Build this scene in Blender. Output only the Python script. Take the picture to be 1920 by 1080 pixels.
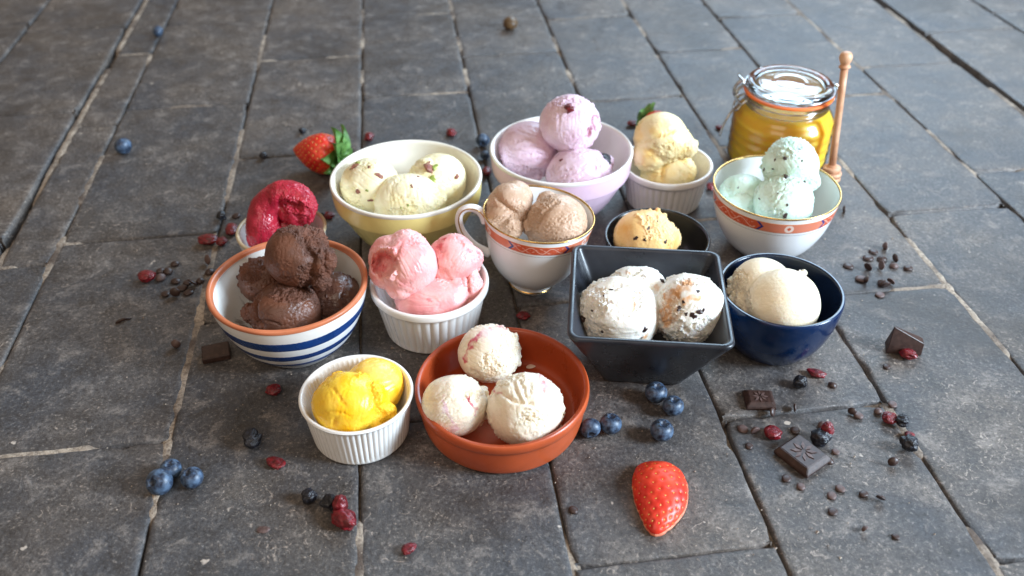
import bpy, bmesh, math, random
import numpy as np
from mathutils import Vector, Matrix, bvhtree

for o in list(bpy.data.objects):
    bpy.data.objects.remove(o, do_unlink=True)
scene = bpy.context.scene
COL = scene.collection
random.seed(7)
R = math.radians

# ------------------------------------------------------------------ camera
FPX, CAM_H = 1650.0, 0.53                     # focal length in photo pixels, camera height in metres
PITCH = math.atan2(1271.0, FPX)               # the floor's vanishing line lies 1271 px above the centre
cam_data = bpy.data.cameras.new('camera')
cam_data.sensor_width = 36.0
cam_data.lens = FPX / 1920.0 * 36.0
cam_data.clip_start, cam_data.clip_end = 0.01, 50.0
cam_data.dof.use_dof = True
cam_data.dof.focus_distance = 0.73
cam_data.dof.aperture_fstop = 5.0
cam = bpy.data.objects.new('camera', cam_data)
cam.location = (0, 0, CAM_H)
cam.rotation_euler = (math.pi / 2 - PITCH, 0, 0)
COL.objects.link(cam)
scene.camera = cam

# ------------------------------------------------------------------ light (soft daylight from windows, indoors)
world = bpy.data.worlds.new('World')
scene.world = world
world.use_nodes = True
bg = world.node_tree.nodes['Background']
bg.inputs['Color'].default_value = (1.0, 0.78, 0.58, 1)
bg.inputs['Strength'].default_value = 0.25

def area(name, loc, target, sx, sy, power, color):
    d = bpy.data.lights.new(name, 'AREA')
    d.shape = 'RECTANGLE'
    d.size, d.size_y = sx, sy
    d.energy, d.color = power, color
    o = bpy.data.objects.new(name, d)
    o.location = loc
    o.rotation_euler = (Vector(target) - Vector(loc)).to_track_quat('-Z', 'Y').to_euler()
    COL.objects.link(o)
    return o

area('window_light', (1.95, 0.05, 0.98), (0.1, 0.65, 0.0), 0.62, 0.90, 86, (0.68, 0.84, 1.0))
area('far_window_light', (1.0, 2.6, 1.45), (0.2, 0.8, 0.0), 1.4, 1.0, 44, (0.55, 0.78, 1.0))
area('room_light', (-0.5, -0.7, 1.9), (0.0, 0.7, 0.0), 1.2, 1.2, 10, (1.0, 0.86, 0.72))

vs = scene.view_settings
vs.view_transform = 'Standard'
vs.look = 'None'
vs.exposure = 0.45
vs.gamma = 1.0
scene.render.resolution_x, scene.render.resolution_y = 1024, 576
scene.render.engine = 'CYCLES'
scene.cycles.use_denoising = True
scene.cycles.max_bounces = 10
scene.cycles.transparent_max_bounces = 12

# ------------------------------------------------------------------ helpers
CP, SP = math.cos(PITCH), math.sin(PITCH)

def at(x, y, z=0.0):
    """world point on the level z that the photo shows at pixel (x, y)"""
    u, v = (x - 960) / FPX, -(y - 540) / FPX
    d = (u, CP + v * SP, -SP + v * CP)
    t = (z - CAM_H) / d[2]
    return Vector((d[0] * t, d[1] * t, z))

def depth(p):
    return p[1] * CP - (p[2] - CAM_H) * SP

def tag(o, label=None, cat=None, group=None, kind=None):
    if label: o['label'] = label
    if cat: o['category'] = cat
    if group: o['group'] = group
    if kind: o['kind'] = kind
    return o

def empty(name, loc, rz=0.0):
    o = bpy.data.objects.new(name, None)
    o.empty_display_size = 0.01
    o.location = loc
    o.rotation_euler = (0, 0, rz)
    COL.objects.link(o)
    return o

def link(name, me, parent=None, loc=(0, 0, 0), rot=None):
    o = bpy.data.objects.new(name, me)
    COL.objects.link(o)
    o.location = loc
    if rot is not None:
        o.rotation_euler = rot
    if parent:
        o.parent = parent
    return o

def mesh(name, verts, faces, mats, smooth=True, mat_idx=None, cols=None):
    me = bpy.data.meshes.new(name)
    me.from_pydata([tuple(v) for v in verts], [], faces)
    for m in (mats if isinstance(mats, (list, tuple)) else [mats]):
        me.materials.append(m)
    if smooth:
        me.polygons.foreach_set('use_smooth', [True] * len(me.polygons))
    if mat_idx is not None:
        me.polygons.foreach_set('material_index', mat_idx)
    if cols is not None:
        a = me.color_attributes.new('Col', 'FLOAT_COLOR', 'POINT')
        c = np.ones((len(verts), 4), np.float32)
        c[:, :np.shape(cols)[1]] = cols
        a.data.foreach_set('color', c.ravel())
    me.update()
    return me

def srgb(r, g, b):
    f = lambda c: (c / 12.92 if c <= 0.04045 else ((c + 0.055) / 1.055) ** 2.4)
    return (f(r / 255), f(g / 255), f(b / 255))

# --- vectorised value noise
def _h(ix, iy, iz):
    n = (ix * 374761393 + iy * 668265263 + iz * 2147483647 + 1013904223) & 0xffffffff
    n = ((n ^ (n >> 13)) * 1274126177) & 0xffffffff
    n = ((n ^ (n >> 16)) * 2246822519) & 0xffffffff
    return ((n ^ (n >> 15)) & 0xffff) / 32767.5 - 1.0

def noise(p):
    p = np.asarray(p, float)
    i = np.floor(p).astype(np.int64)
    f = p - i
    f = f * f * f * (f * (f * 6 - 15) + 10)
    x, y, z = i[:, 0], i[:, 1], i[:, 2]
    fx, fy, fz = f[:, 0], f[:, 1], f[:, 2]
    def lx(yy, zz):
        a = _h(x, yy, zz); b = _h(x + 1, yy, zz)
        return a + (b - a) * fx
    a = lx(y, z); b = lx(y + 1, z); c = lx(y, z + 1); d = lx(y + 1, z + 1)
    e = a + (b - a) * fy; g = c + (d - c) * fy
    return e + (g - e) * fz

def fbm(p, n=3):
    p = np.asarray(p, float)
    s, a, t = 0.0, 1.0, 0.0
    for k in range(n):
        s = s + a * noise(p * (2.03 ** k) + 17.3 * k)
        t += a
        a *= 0.5
    return s / t

def sstep(a, b, x):
    t = np.clip((x - a) / (b - a), 0, 1)
    return t * t * (3 - 2 * t)

def chaikin(pts, n=2):
    for _ in range(n):
        q = [pts[0]]
        for a, b in zip(pts[:-1], pts[1:]):
            q.append((a[0] * .75 + b[0] * .25, a[1] * .75 + b[1] * .25))
            q.append((a[0] * .25 + b[0] * .75, a[1] * .25 + b[1] * .75))
        q.append(pts[-1])
        pts = q
    return pts

def lathe(pts, seg=96, fn=None):
    """revolve (r, z) points; r = 0 closes the end. fn(r, z, theta) -> r"""
    verts, rings = [], []
    for (r, z) in pts:
        if r < 1e-7:
            rings.append([len(verts)]); verts.append((0, 0, z))
        else:
            ring = []
            for k in range(seg):
                t = 2 * math.pi * k / seg
                rr = fn(r, z, t) if fn else r
                ring.append(len(verts)); verts.append((rr * math.cos(t), rr * math.sin(t), z))
            rings.append(ring)
    faces = []
    for a, b in zip(rings[:-1], rings[1:]):
        if len(a) == 1 and len(b) == 1: continue
        for k in range(seg):
            j = (k + 1) % seg
            if len(a) == 1: faces.append((a[0], b[j], b[k]))
            elif len(b) == 1: faces.append((a[k], a[j], b[0]))
            else: faces.append((a[k], a[j], b[j], b[k]))
    return verts, faces

def tube(path, rad, seg=12, cap=True, flat=1.0, up=(0, 0, 1)):
    path = [Vector(p) for p in path]
    n = len(path)
    rads = rad if isinstance(rad, (list, tuple)) else [rad] * n
    verts, faces = [], []
    prev = None
    for i, p in enumerate(path):
        t = (path[min(i + 1, n - 1)] - path[max(i - 1, 0)]).normalized()
        if prev is None:
            u = Vector(up)
            if abs(t.dot(u)) > .95: u = Vector((1, 0, 0))
            a = (u - t * u.dot(t)).normalized()
        else:
            a = (prev - t * prev.dot(t)).normalized()
        prev = a
        b = t.cross(a)
        for k in range(seg):
            th = 2 * math.pi * k / seg
            verts.append(p + (a * math.cos(th) + b * math.sin(th) * flat) * rads[i])
    for i in range(n - 1):
        for k in range(seg):
            j = (k + 1) % seg
            faces.append((i * seg + k, i * seg + j, (i + 1) * seg + j, (i + 1) * seg + k))
    if cap:
        faces.append(tuple(reversed(range(seg))))
        faces.append(tuple(range((n - 1) * seg, n * seg)))
    return verts, faces

def spline(pts, n=8):
    pts = [Vector(p) for p in pts]
    out = []
    for i in range(len(pts) - 1):
        p0, p1, p2, p3 = pts[max(i - 1, 0)], pts[i], pts[i + 1], pts[min(i + 2, len(pts) - 1)]
        for k in range(n):
            t = k / n
            out.append(0.5 * ((2 * p1) + (p2 - p0) * t + (2 * p0 - 5 * p1 + 4 * p2 - p3) * t * t + (3 * p1 - p0 - 3 * p2 + p3) * t ** 3))
    out.append(pts[-1])
    return out

def interp_r(pts, z):
    """outer radius of a profile (list going up) at height z"""
    for (r0, z0), (r1, z1) in zip(pts[:-1], pts[1:]):
        if min(z0, z1) <= z <= max(z0, z1) and abs(z1 - z0) > 1e-9:
            return r0 + (r1 - r0) * (z - z0) / (z1 - z0)
    return pts[-1][0]

# ------------------------------------------------------------------ materials
class NT:
    def __init__(self, name):
        self.m = bpy.data.materials.new(name)
        self.m.use_nodes = True
        self.t = self.m.node_tree
        self.b = self.t.nodes['Principled BSDF']
        self.out = self.t.nodes['Material Output']
    def n(self, typ, **kw):
        nd = self.t.nodes.new(typ)
        for k, v in kw.items():
            if k in nd.inputs: nd.inputs[k].default_value = v
            else: setattr(nd, k, v)
        return nd
    def l(self, a, b): self.t.links.new(a, b)
    def noise(self, vec, scale, detail=4, rough=.55, dist=0.0):
        nd = self.n('ShaderNodeTexNoise')
        nd.inputs['Scale'].default_value = scale
        nd.inputs['Detail'].default_value = detail
        nd.inputs['Roughness'].default_value = rough
        nd.inputs['Distortion'].default_value = dist
        self.l(vec, nd.inputs['Vector'])
        return nd.outputs['Fac']
    def ramp(self, fac, *stops):
        nd = self.n('ShaderNodeValToRGB')
        e = nd.color_ramp.elements
        while len(e) < len(stops): e.new(0.5)
        for el, (p, c) in zip(e, stops):
            el.position = p
            el.color = (c, c, c, 1) if isinstance(c, (int, float)) else (*c, 1)
        self.l(fac, nd.inputs['Fac'])
        return nd.outputs['Color']
    def mix(self, fac, a, b, mode='MIX'):
        nd = self.n('ShaderNodeMix', data_type='RGBA', blend_type=mode)
        for s, v in ((nd.inputs[0], fac), (nd.inputs[6], a), (nd.inputs[7], b)):
            if hasattr(v, 'links') or isinstance(v, bpy.types.NodeSocket): self.l(v, s)
            elif isinstance(v, (int, float)): s.default_value = v
            else: s.default_value = (*v, 1)
        return nd.outputs[2]
    def math(self, op, a, b=0.0):
        nd = self.n('ShaderNodeMath', operation=op)
        for s, v in ((nd.inputs[0], a), (nd.inputs[1], b)):
            if isinstance(v, bpy.types.NodeSocket): self.l(v, s)
            else: s.default_value = v
        return nd.outputs[0]
    def bump(self, height, strength, dist, base=None):
        nd = self.n('ShaderNodeBump')
        nd.inputs['Strength'].default_value = strength
        nd.inputs['Distance'].default_value = dist
        self.l(height, nd.inputs['Height'])
        if base is not None: self.l(base, nd.inputs['Normal'])
        return nd.outputs['Normal']
    def pos(self): return self.n('ShaderNodeNewGeometry').outputs['Position']
    def obj(self): return self.n('ShaderNodeTexCoord').outputs['Object']
    def set(self, **kw):
        for k, v in kw.items():
            s = self.b.inputs[k.replace('_', ' ')]
            if isinstance(v, bpy.types.NodeSocket): self.l(v, s)
            elif isinstance(v, tuple) and len(v) == 3 and s.type == 'RGBA': s.default_value = (*v, 1)
            else: s.default_value = v
        return self

def glaze(name, c, rough=.16, var=.06, bump=.15, coat=0.0, smear=0.0):
    k = NT(name)
    p = k.pos()
    n1 = k.noise(p, 28, 5)
    n2 = k.noise(p, 160, 3)
    dark = tuple(x * (1 - var * 2.2) for x in c)
    light = tuple(min(1, x * (1 + var)) for x in c)
    k.set(Base_Color=k.mix(k.ramp(n1, (.3, 0.0), (.7, 1.0)), dark, light))
    r = k.math('MULTIPLY_ADD', k.ramp(n1, (.35, 0.0), (.75, 1.0)), .10 + smear)
    r.node.inputs[2].default_value = rough
    k.set(Roughness=r, Coat_Weight=coat, Coat_Roughness=.08)
    k.set(Normal=k.bump(k.math('ADD', n1, k.math('MULTIPLY', n2, .15)), bump, .0006))
    return k.m

WHITE = glaze('white_glaze', srgb(240, 238, 234), .14, .03)
CREAM = glaze('cream_glaze', srgb(242, 238, 226), .14, .03)
PORCELAIN = glaze('porcelain', srgb(240, 240, 240), .10, .015, .05)
YELLOW = glaze('yellow_glaze', srgb(246, 224, 142), .18, .06)
LAVENDER = glaze('lavender_glaze', srgb(230, 200, 220), .18, .04)
TERRACOTTA = glaze('terracotta_glaze', srgb(190, 86, 46), .30, .10, .3)
TERRA_IN = glaze('terracotta_inner_glaze', srgb(166, 68, 34), .26, .10, .3)
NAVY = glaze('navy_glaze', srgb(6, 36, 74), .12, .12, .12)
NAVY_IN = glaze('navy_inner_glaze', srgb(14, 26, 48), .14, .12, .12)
BLACK = glaze('black_glaze', srgb(30, 31, 34), .20, .12, .2)
SLATE = glaze('slate_glaze', srgb(40, 43, 50), .20, .22, .3, smear=.22)
ORANGE_RIM = glaze('orange_rim_paint', srgb(206, 122, 84), .30, .12, .3)
BLUE_PAINT = glaze('blue_stripe_paint', srgb(24, 60, 118), .22, .25, .3)
BUFF = glaze('buff_glaze', srgb(196, 180, 150), .25, .08)
DARKLINE = glaze('dark_line_print', srgb(90, 84, 84), .3, .1)

def metal(name, c, rough):
    k = NT(name); k.set(Base_Color=c, Metallic=1.0, Roughness=rough); return k.m
GOLD = metal('gold_lustre', srgb(212, 170, 104), .22)
STEEL = metal('steel_wire', srgb(190, 190, 192), .20)

def printed(name):
    k = NT(name)
    a = k.n('ShaderNodeVertexColor', layer_name='Col')
    k.set(Base_Color=a.outputs['Color'], Roughness=.14)
    return k.m
PRINT = printed('printed_band')

def icecream(name, rough=.5, sss=.35, grain=1.0, spec=.4, rad=(.004, .003, .002)):
    k = NT(name)
    p = k.pos()
    vc = k.n('ShaderNodeVertexColor', layer_name='Col')
    a, rg = vc.outputs['Color'], vc.outputs['Alpha']          # alpha holds how torn the surface is
    n1 = k.noise(p, 420, 4, .65)
    n2 = k.noise(p, 1400, 3, .7)
    v = k.n('ShaderNodeTexVoronoi'); v.inputs['Scale'].default_value = 620
    k.l(p, v.inputs['Vector'])
    cmul = k.mix(k.ramp(n1, (.3, 0.0), (.7, 1.0)), (.95, .94, .92), (1.0, 1.0, 1.0))
    k.set(Base_Color=k.mix(1.0, a, cmul, 'MULTIPLY'))
    pit = k.ramp(v.outputs['Distance'], (.0, 0.0), (.40, 1.0))
    hs = k.math('ADD', k.math('MULTIPLY', n1, .8), k.math('MULTIPLY', n2, .5))
    hs = k.math('ADD', hs, k.math('MULTIPLY', pit, .5))
    amt = k.math('ADD', k.math('MULTIPLY', rg, .75), .22)
    nb = k.bump(k.math('MULTIPLY', hs, amt), .8 * grain, .0012)
    k.set(Normal=nb)
    rr = k.math('ADD', k.math('MULTIPLY', rg, .22), k.ramp(k.noise(p, 70, 3), (.35, max(.12, rough - .14)), (.65, rough + .08)))
    k.set(Roughness=rr, Specular_IOR_Level=spec, Subsurface_Weight=sss, Subsurface_Radius=rad, Subsurface_Scale=1.0)
    return k.m
M_CREAM = icecream('dairy_ice_cream', .40, .25, 1.0)
M_CHOC = icecream('chocolate_ice_cream', .44, .05, 1.6, .45, rad=(.002, .001, .0006))
M_CHOC_WET = icecream('melting_chocolate_ice_cream', .24, .05, 1.2, .6, rad=(.002, .001, .0006))
M_SORBET = icecream('berry_sorbet', .30, .25, .7, .5, rad=(.004, .001, .001))
M_SOFT = icecream('smooth_ice_cream', .34, .30, .6)

def simple(name, c1, c2, scale, rough=.4, bump=.4, bd=.001, sss=0.0, detail=4, coat=0.0, spec=.5):
    k = NT(name)
    p = k.obj()
    n1 = k.noise(p, scale, detail, .6)
    k.set(Base_Color=k.mix(k.ramp(n1, (.35, 0.0), (.65, 1.0)), c1, c2), Roughness=rough, Coat_Weight=coat,
          Subsurface_Weight=sss, Subsurface_Radius=(.004, .002, .001), Subsurface_Scale=1.0, Specular_IOR_Level=spec)
    k.set(Normal=k.bump(k.noise(p, scale * 2.2, 4), bump, bd))
    return k.m
M_BERRY = simple('blueberry_skin', srgb(20, 26, 44), srgb(84, 106, 132), 1.9, .42, .12, .0004)
M_BERRY_CROWN = simple('blueberry_crown', srgb(12, 16, 28), srgb(52, 68, 94), 5, .6)
M_RAISIN = simple('dried_blueberry', srgb(14, 14, 18), srgb(38, 40, 50), 400, .30, .6, .001)
M_CRAN = simple('dried_cranberry', srgb(74, 8, 16), srgb(132, 20, 32), 260, .30, .8, .0012, .08, coat=.2)
M_CHIP = simple('dark_chocolate', srgb(46, 30, 26), srgb(68, 48, 42), 260, .42, .2, .0004)
M_CHIP_BLOOM = simple('bloomed_chocolate', srgb(74, 54, 50), srgb(104, 84, 80), 300, .5, .2, .0004)
M_STRAW = simple('strawberry_flesh', srgb(196, 22, 16), srgb(232, 74, 44), 45, .40, .4, .0008, .05, coat=.0)
M_STRAW_CUT = simple('strawberry_cut_edge', srgb(235, 110, 80), srgb(240, 170, 140), 120, .4, .2, .0004, .3)
M_SEED = simple('strawberry_seed', srgb(214, 160, 60), srgb(226, 190, 100), 300, .4)
M_LEAF = simple('strawberry_leaf', srgb(58, 112, 44), srgb(116, 162, 84), 70, .5, .4, .001, .05)
M_NUT = simple('pistachio', srgb(120, 140, 50), srgb(170, 180, 90), 200, .5)
M_NUTSKIN = simple('pistachio_skin', srgb(120, 60, 60), srgb(160, 110, 80), 250, .5)
M_WOOD = simple('dipper_wood', srgb(196, 140, 104), srgb(222, 174, 138), 60, .45, .2, .0004)
M_BROWN = simple('brown_shell', srgb(70, 52, 34), srgb(110, 84, 54), 150, .4)
M_DROP = simple('cream_drop', srgb(225, 200, 180), srgb(235, 215, 200), 100, .2, .1)

def glass(name, col=(1, 1, 1), rough=.0):
    k = NT(name)
    k.set(Base_Color=col, Roughness=rough, Transmission_Weight=1.0, IOR=1.46)
    return k.m
GLASS = glass('thick_glass', (.97, .985, .98))

def thin_glass(name):
    k = NT(name)
    tr = k.n('ShaderNodeBsdfTransparent'); tr.inputs['Color'].default_value = (.96, .97, .96, 1)
    gl = k.n('ShaderNodeBsdfGlossy'); gl.inputs['Roughness'].default_value = .02
    lw = k.n('ShaderNodeFresnel'); lw.inputs['IOR'].default_value = 1.42
    mx = k.n('ShaderNodeMixShader')
    k.l(lw.outputs[0], mx.inputs[0]); k.l(tr.outputs[0], mx.inputs[1]); k.l(gl.outputs[0], mx.inputs[2])
    k.l(mx.outputs[0], k.out.inputs['Surface'])
    return k.m
THIN = thin_glass('thin_glass')
def lid_glass(name):
    k = thin_glass(name)
    t = k.node_tree
    mx = t.nodes['Mix Shader']
    g = t.nodes.new('ShaderNodeBsdfGlass'); g.inputs['IOR'].default_value = 1.45; g.inputs['Roughness'].default_value = .02
    m2 = t.nodes.new('ShaderNodeMixShader'); m2.inputs[0].default_value = .25
    t.links.new(mx.outputs[0], m2.inputs[1]); t.links.new(g.outputs[0], m2.inputs[2])
    t.links.new(m2.outputs[0], t.nodes['Material Output'].inputs['Surface'])
    return k
LID = lid_glass('moulded_lid_glass')
HONEY = NT('honey').set(Base_Color=srgb(240, 196, 66), Roughness=.3, Subsurface_Weight=.8, Subsurface_Radius=(.03, .02, .003), Subsurface_Scale=1.0).m
GASKET = NT('rubber_gasket').set(Base_Color=srgb(246, 116, 36), Roughness=.45).m

def tile_mat():
    k = NT('slate_tile')
    p = k.pos()
    info = k.n('ShaderNodeObjectInfo').outputs['Random']
    add = k.n('ShaderNodeVectorMath', operation='ADD')
    off = k.n('ShaderNodeCombineXYZ')
    k.l(k.math('MULTIPLY', info, 37.0), off.inputs[0]); k.l(k.math('MULTIPLY', info, 11.0), off.inputs[1])
    k.l(p, add.inputs[0]); k.l(off.outputs[0], add.inputs[1])
    v = add.outputs[0]
    big = k.noise(v, 9, 6, .6, .3)
    med = k.noise(v, 38, 8, .70, .4)
    fine = k.noise(v, 330, 6, .78)
    grit = k.noise(v, 1100, 3, .7)
    warm = k.mix(k.ramp(big, (.35, 0.0), (.65, 1.0)), srgb(71, 73, 78), srgb(99, 91, 84))
    tone = k.mix(k.ramp(info, (0, 0.0), (1, 1.0)), (.74, .78, .84), (1.12, 1.05, 1.0))
    c = k.mix(1.0, warm, tone, 'MULTIPLY')
    c = k.mix(k.ramp(med, (.33, .80), (.50, 0.0)), c, srgb(56, 52, 50))
    c = k.mix(k.ramp(med, (.54, 0.0), (.70, .70)), c, srgb(150, 140, 132))
    c = k.mix(k.ramp(fine, (.37, .80), (.49, 0.0)), c, srgb(42, 39, 38))
    c = k.mix(k.ramp(fine, (.56, 0.0), (.72, .68)), c, srgb(180, 170, 160))
    c = k.mix(k.ramp(grit, (.38, .35), (.48, 0.0)), c, srgb(46, 43, 42))
    c = k.mix(k.ramp(grit, (.64, 0.0), (.74, .45)), c, srgb(196, 186, 176))
    # worn pale scuffs and small flecks
    scr = k.noise(v, 110, 5, .75, 2.2)
    c = k.mix(k.math('MULTIPLY', k.ramp(scr, (.58, 0.0), (.66, 1.0)), k.ramp(big, (.42, 0.0), (.58, .75))), c, srgb(190, 174, 160))
    fl1 = k.noise(v, 60, 3, .5)
    c = k.mix(k.ramp(fl1, (.73, 0.0), (.755, .8)), c, srgb(204, 190, 176))
    st = k.noise(p, 5.5, 5, .62, .6)                     # old stains that run across several tiles
    c = k.mix(k.ramp(st, (.30, .65), (.47, 0.0)), c, srgb(50, 44, 40))
    k.set(Base_Color=c)
    k.set(Roughness=k.ramp(med, (.3, .34), (.7, .60)), Specular_IOR_Level=.55)
    h1 = k.math('ADD', k.math('MULTIPLY', med, 1.0), k.math('MULTIPLY', fine, .35))
    h1 = k.math('ADD', h1, k.math('MULTIPLY', grit, .12))
    nb = k.bump(big, .35, .006)
    k.set(Normal=k.bump(h1, .75, .0022, nb))
    return k.m
TILE = tile_mat()

def mortar_mat():
    k = NT('mortar')
    p = k.pos()
    n1 = k.noise(p, 22, 5, .65)
    n2 = k.noise(p, 380, 4, .7)
    c = k.mix(k.ramp(n1, (.38, 0.0), (.62, 1.0)), srgb(92, 78, 68), srgb(184, 168, 150))
    c = k.mix(k.ramp(n2, (.35, .6), (.55, 0.0)), c, srgb(70, 60, 54))
    k.set(Base_Color=c, Roughness=.85, Normal=k.bump(n2, .8, .002))
    return k.m
MORTAR = mortar_mat()

# ------------------------------------------------------------------ floor: tiles 15 x 30 cm in running bond
YAW = R(7.55)
DX, DY = Vector((math.cos(YAW), math.sin(YAW), 0)), Vector((-math.sin(YAW), math.cos(YAW), 0))
def fl(u, d, z=0.0):                     # floor coordinates in metres: u across the joints, d along them
    p = DX * u + DY * d
    return Vector((p.x, p.y, z))

me = mesh('floor', [fl(-1.2, .1, -.03), fl(1.3, .1, -.03), fl(1.3, 2.3, -.03), fl(-1.2, 2.3, -.03)], [(0, 1, 2, 3)], MORTAR, False)
floor = link('floor', me)
tag(floor, 'floor of dark grey slate tiles with pale worn joints', None, None, 'structure')

JU = [-.425, -.373, -.210, -.0578, .0905, .239, .3835, .5205, .6655, .815]
ROWS = {   # along-joint positions of the cross joints of each column of tiles
    0: [.17, .47, .785, 1.0995, 1.333, 1.60, 1.85],
    1: [.21, .520, .822, 1.140, 1.445, 1.75],
    2: [.36, .669, .984, 1.281, 1.585, 1.85],
    3: [.21, .515, .822, 1.136, 1.44, 1.75],
    4: [.05, .3594, .655, .955, 1.258, 1.56, 1.85],
    5: [.18, .4845, .778, 1.083, 1.39, 1.69],
    6: [.02, .325, .631, .935, 1.235, 1.54, 1.85],
    7: [.15, .455, .761, 1.054, 1.36, 1.66],
    8: [.23, .53, .835, 1.141, 1.44, 1.74],
}

def tile(u0, u1, d0, d1, seed):
    rs = np.random.RandomState(seed)
    g = .0007
    def axis(a, b, step):
        L = b - a
        n = max(2, int(L / step))
        t = list(np.linspace(.006, L - .006, n))
        return np.array([0, .0012, .003] + t + [L - .003, L - .0012, L]) + a
    U, D = axis(u0 + g, u1 - g, .009), axis(d0 + g, d1 - g, .009)
    nu, nd = len(U), len(D)
    uu, dd = np.meshgrid(U, D, indexing='ij')
    uu, dd = uu.ravel(), dd.ravel()
    eu = np.minimum(uu - U[0], U[-1] - uu); ed = np.minimum(dd - D[0], D[-1] - dd)
    e = np.minimum(eu, ed)
    P3 = np.stack([uu * 60, dd * 60, np.full_like(uu, seed * 3.7)], 1)
    wear = .0002 + .0010 * np.clip(fbm(P3, 3) + .1, 0, 2) 
    corner = np.exp(-(np.hypot(eu, ed) / .010) ** 2)
    wear = wear + corner * (.0006 + .0040 * rs.rand() ** 2)
    chips = np.clip(noise(P3 * 1.9 + 40) - .55, 0, 1) * .008
    w = np.exp(-(e / .004) ** 2)
    sgu = np.where(uu - U[0] < U[-1] - uu, 1, -1); sgd = np.where(dd - D[0] < D[-1] - dd, 1, -1)
    un = uu + np.where(eu <= ed, sgu, 0) * w * (wear + chips)
    dn = dd + np.where(ed < eu, sgd, 0) * w * (wear + chips)
    z = -.0012 * np.exp(-(e / .0014) ** 2) - (wear + chips) * .30 * np.exp(-(e / .004) ** 2)
    z += .0005 * fbm(P3 * .35, 2) - .0006 + (rs.rand() - .6) * .0006
    tu, td = (rs.rand() - .5) * .004, (rs.rand() - .5) * .003
    z += (uu - uu.mean()) * tu + (dd - dd.mean()) * td
    verts = [fl(a, b, c) for a, b, c in zip(un, dn, z)]
    faces = [(i * nd + j, (i + 1) * nd + j, (i + 1) * nd + j + 1, i * nd + j + 1) for i in range(nu - 1) for j in range(nd - 1)]
    # skirt
    loop = [i * nd for i in range(nu)] + [(nu - 1) * nd + j for j in range(1, nd)] + [i * nd + nd - 1 for i in range(nu - 2, -1, -1)] + [j for j in range(nd - 2, 0, -1)]
    base = len(verts)
    for k in loop:
        v = verts[k]; verts.append(Vector((v.x, v.y, -.025)))
    m = len(loop)
    for k in range(m):
        j = (k + 1) % m
        faces.append((loop[j], loop[k], base + k, base + j))
    c = fl((u0 + u1) / 2, (d0 + d1) / 2)
    o = link('tile', mesh('tile', [v - c for v in verts], faces, TILE), floor, c)
    return o

n_tile = 0
for ci in range(9):
    rows = ROWS[ci]
    for d0, d1 in zip(rows[:-1], rows[1:]):
        if d1 < .22: continue
        n_tile += 1
        tile(JU[ci], JU[ci + 1], d0, d1, 100 + n_tile)

# mortar that partly fills the joints, high in places and sunk in others
mv, mf = [], []
def strip(a, b, width, seed):
    L = (b - a).length
    n = max(2, int(L / .004))
    t = (b - a).normalized(); s = Vector((-t.y, t.x, 0))
    base = len(mv)
    for i in range(n + 1):
        p = a + t * (L * i / n)
        q = np.array([[p.x * 16 + seed, p.y * 16, seed * 1.3], [p.x * 120, p.y * 120, seed]])
        v = noise(q)
        h = -.0085 + .0074 * float(sstep(-.20, .35, v[0])) + .0007 * v[1]
        for k in (-1, -.4, .4, 1):
            mv.append(p + s * (k * width) + Vector((0, 0, h - (.0015 if abs(k) == 1 else 0) + .0004 * v[1] * k)))
    for i in range(n):
        for k in range(3):
            c = base + i * 4 + k
            mf.append((c, c + 1, c + 5, c + 4))
for i, u in enumerate(JU):
    strip(fl(u, .2), fl(u, 1.85), .006, i * 3.1)
for ci in range(9):
    for d in ROWS[ci]:
        strip(fl(JU[ci] + .002, d), fl(JU[ci + 1] - .002, d), .005, 50 + ci + d * 7)
tag(link('mortar', mesh('mortar', mv, mf, MORTAR), floor), None, None, None, 'stuff')

# beyond a wide dark gap on each side the paving goes on
for (ua, ub) in ((-.590, -.435), (-.745, -.592), (-.90, -.747), (.828, .982), (.984, 1.14)):
    off = (int(abs(ua) * 1000) * 37 % 300) / 1000
    for kk in range(-1, 6):
        d0 = off + kk * .305
        if d0 + .305 < .25: continue
        n_tile += 1
        tile(ua, ub, d0, d0 + .303, 100 + n_tile)

# ------------------------------------------------------------------ bowls
BOWLS = 'bowls of ice cream'
def shell(name, root, outer, inner, m, seg=96, fn=None, it=2):
    pts = chaikin(outer + inner, it)
    v, f = lathe(pts, seg, fn)
    return link(name, mesh(name, v, f, m), root)

def ring(name, root, pts, m, seg=96, it=0, fn=None):
    v, f = lathe(chaikin(pts, it) if it else pts, seg, fn)
    return link(name, mesh(name, v, f, m), root)

def band(root, name, prof, z0, z1, m, off=.0002, wob=0.0, seg=192, nz=8, seed=0):
    """painted ring that follows the outer profile prof between z0 and z1"""
    verts, faces = [], []
    th = np.linspace(0, 2 * np.pi, seg, endpoint=False)
    w = wob * fbm(np.stack([np.cos(th) * 2.2 + seed, np.sin(th) * 2.2, np.full_like(th, seed)], 1), 3)
    w2 = wob * fbm(np.stack([np.cos(th) * 2.2 + seed + 9, np.sin(th) * 2.2, np.full_like(th, seed)], 1), 3)
    for i in range(nz + 1):
        for k in range(seg):
            a = z0 + w[k]; b = z1 + w2[k]
            z = a + (b - a) * i / nz
            lift = off if 0 < i < nz else -.0002
            r = interp_r(prof, z) + lift
            verts.append((r * math.cos(th[k]), r * math.sin(th[k]), z))
    for i in range(nz):
        for k in range(seg):
            j = (k + 1) % seg
            faces.append((i * seg + k, i * seg + j, (i + 1) * seg + j, (i + 1) * seg + k))
    return link(name, mesh(name, verts, faces, m), root)

B = {}
def bowl(key, name, c, label):
    o = empty(name, (c[0], c[1], 0))
    tag(o, label, 'bowl', BOWLS)
    B[key] = o
    return o

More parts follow.
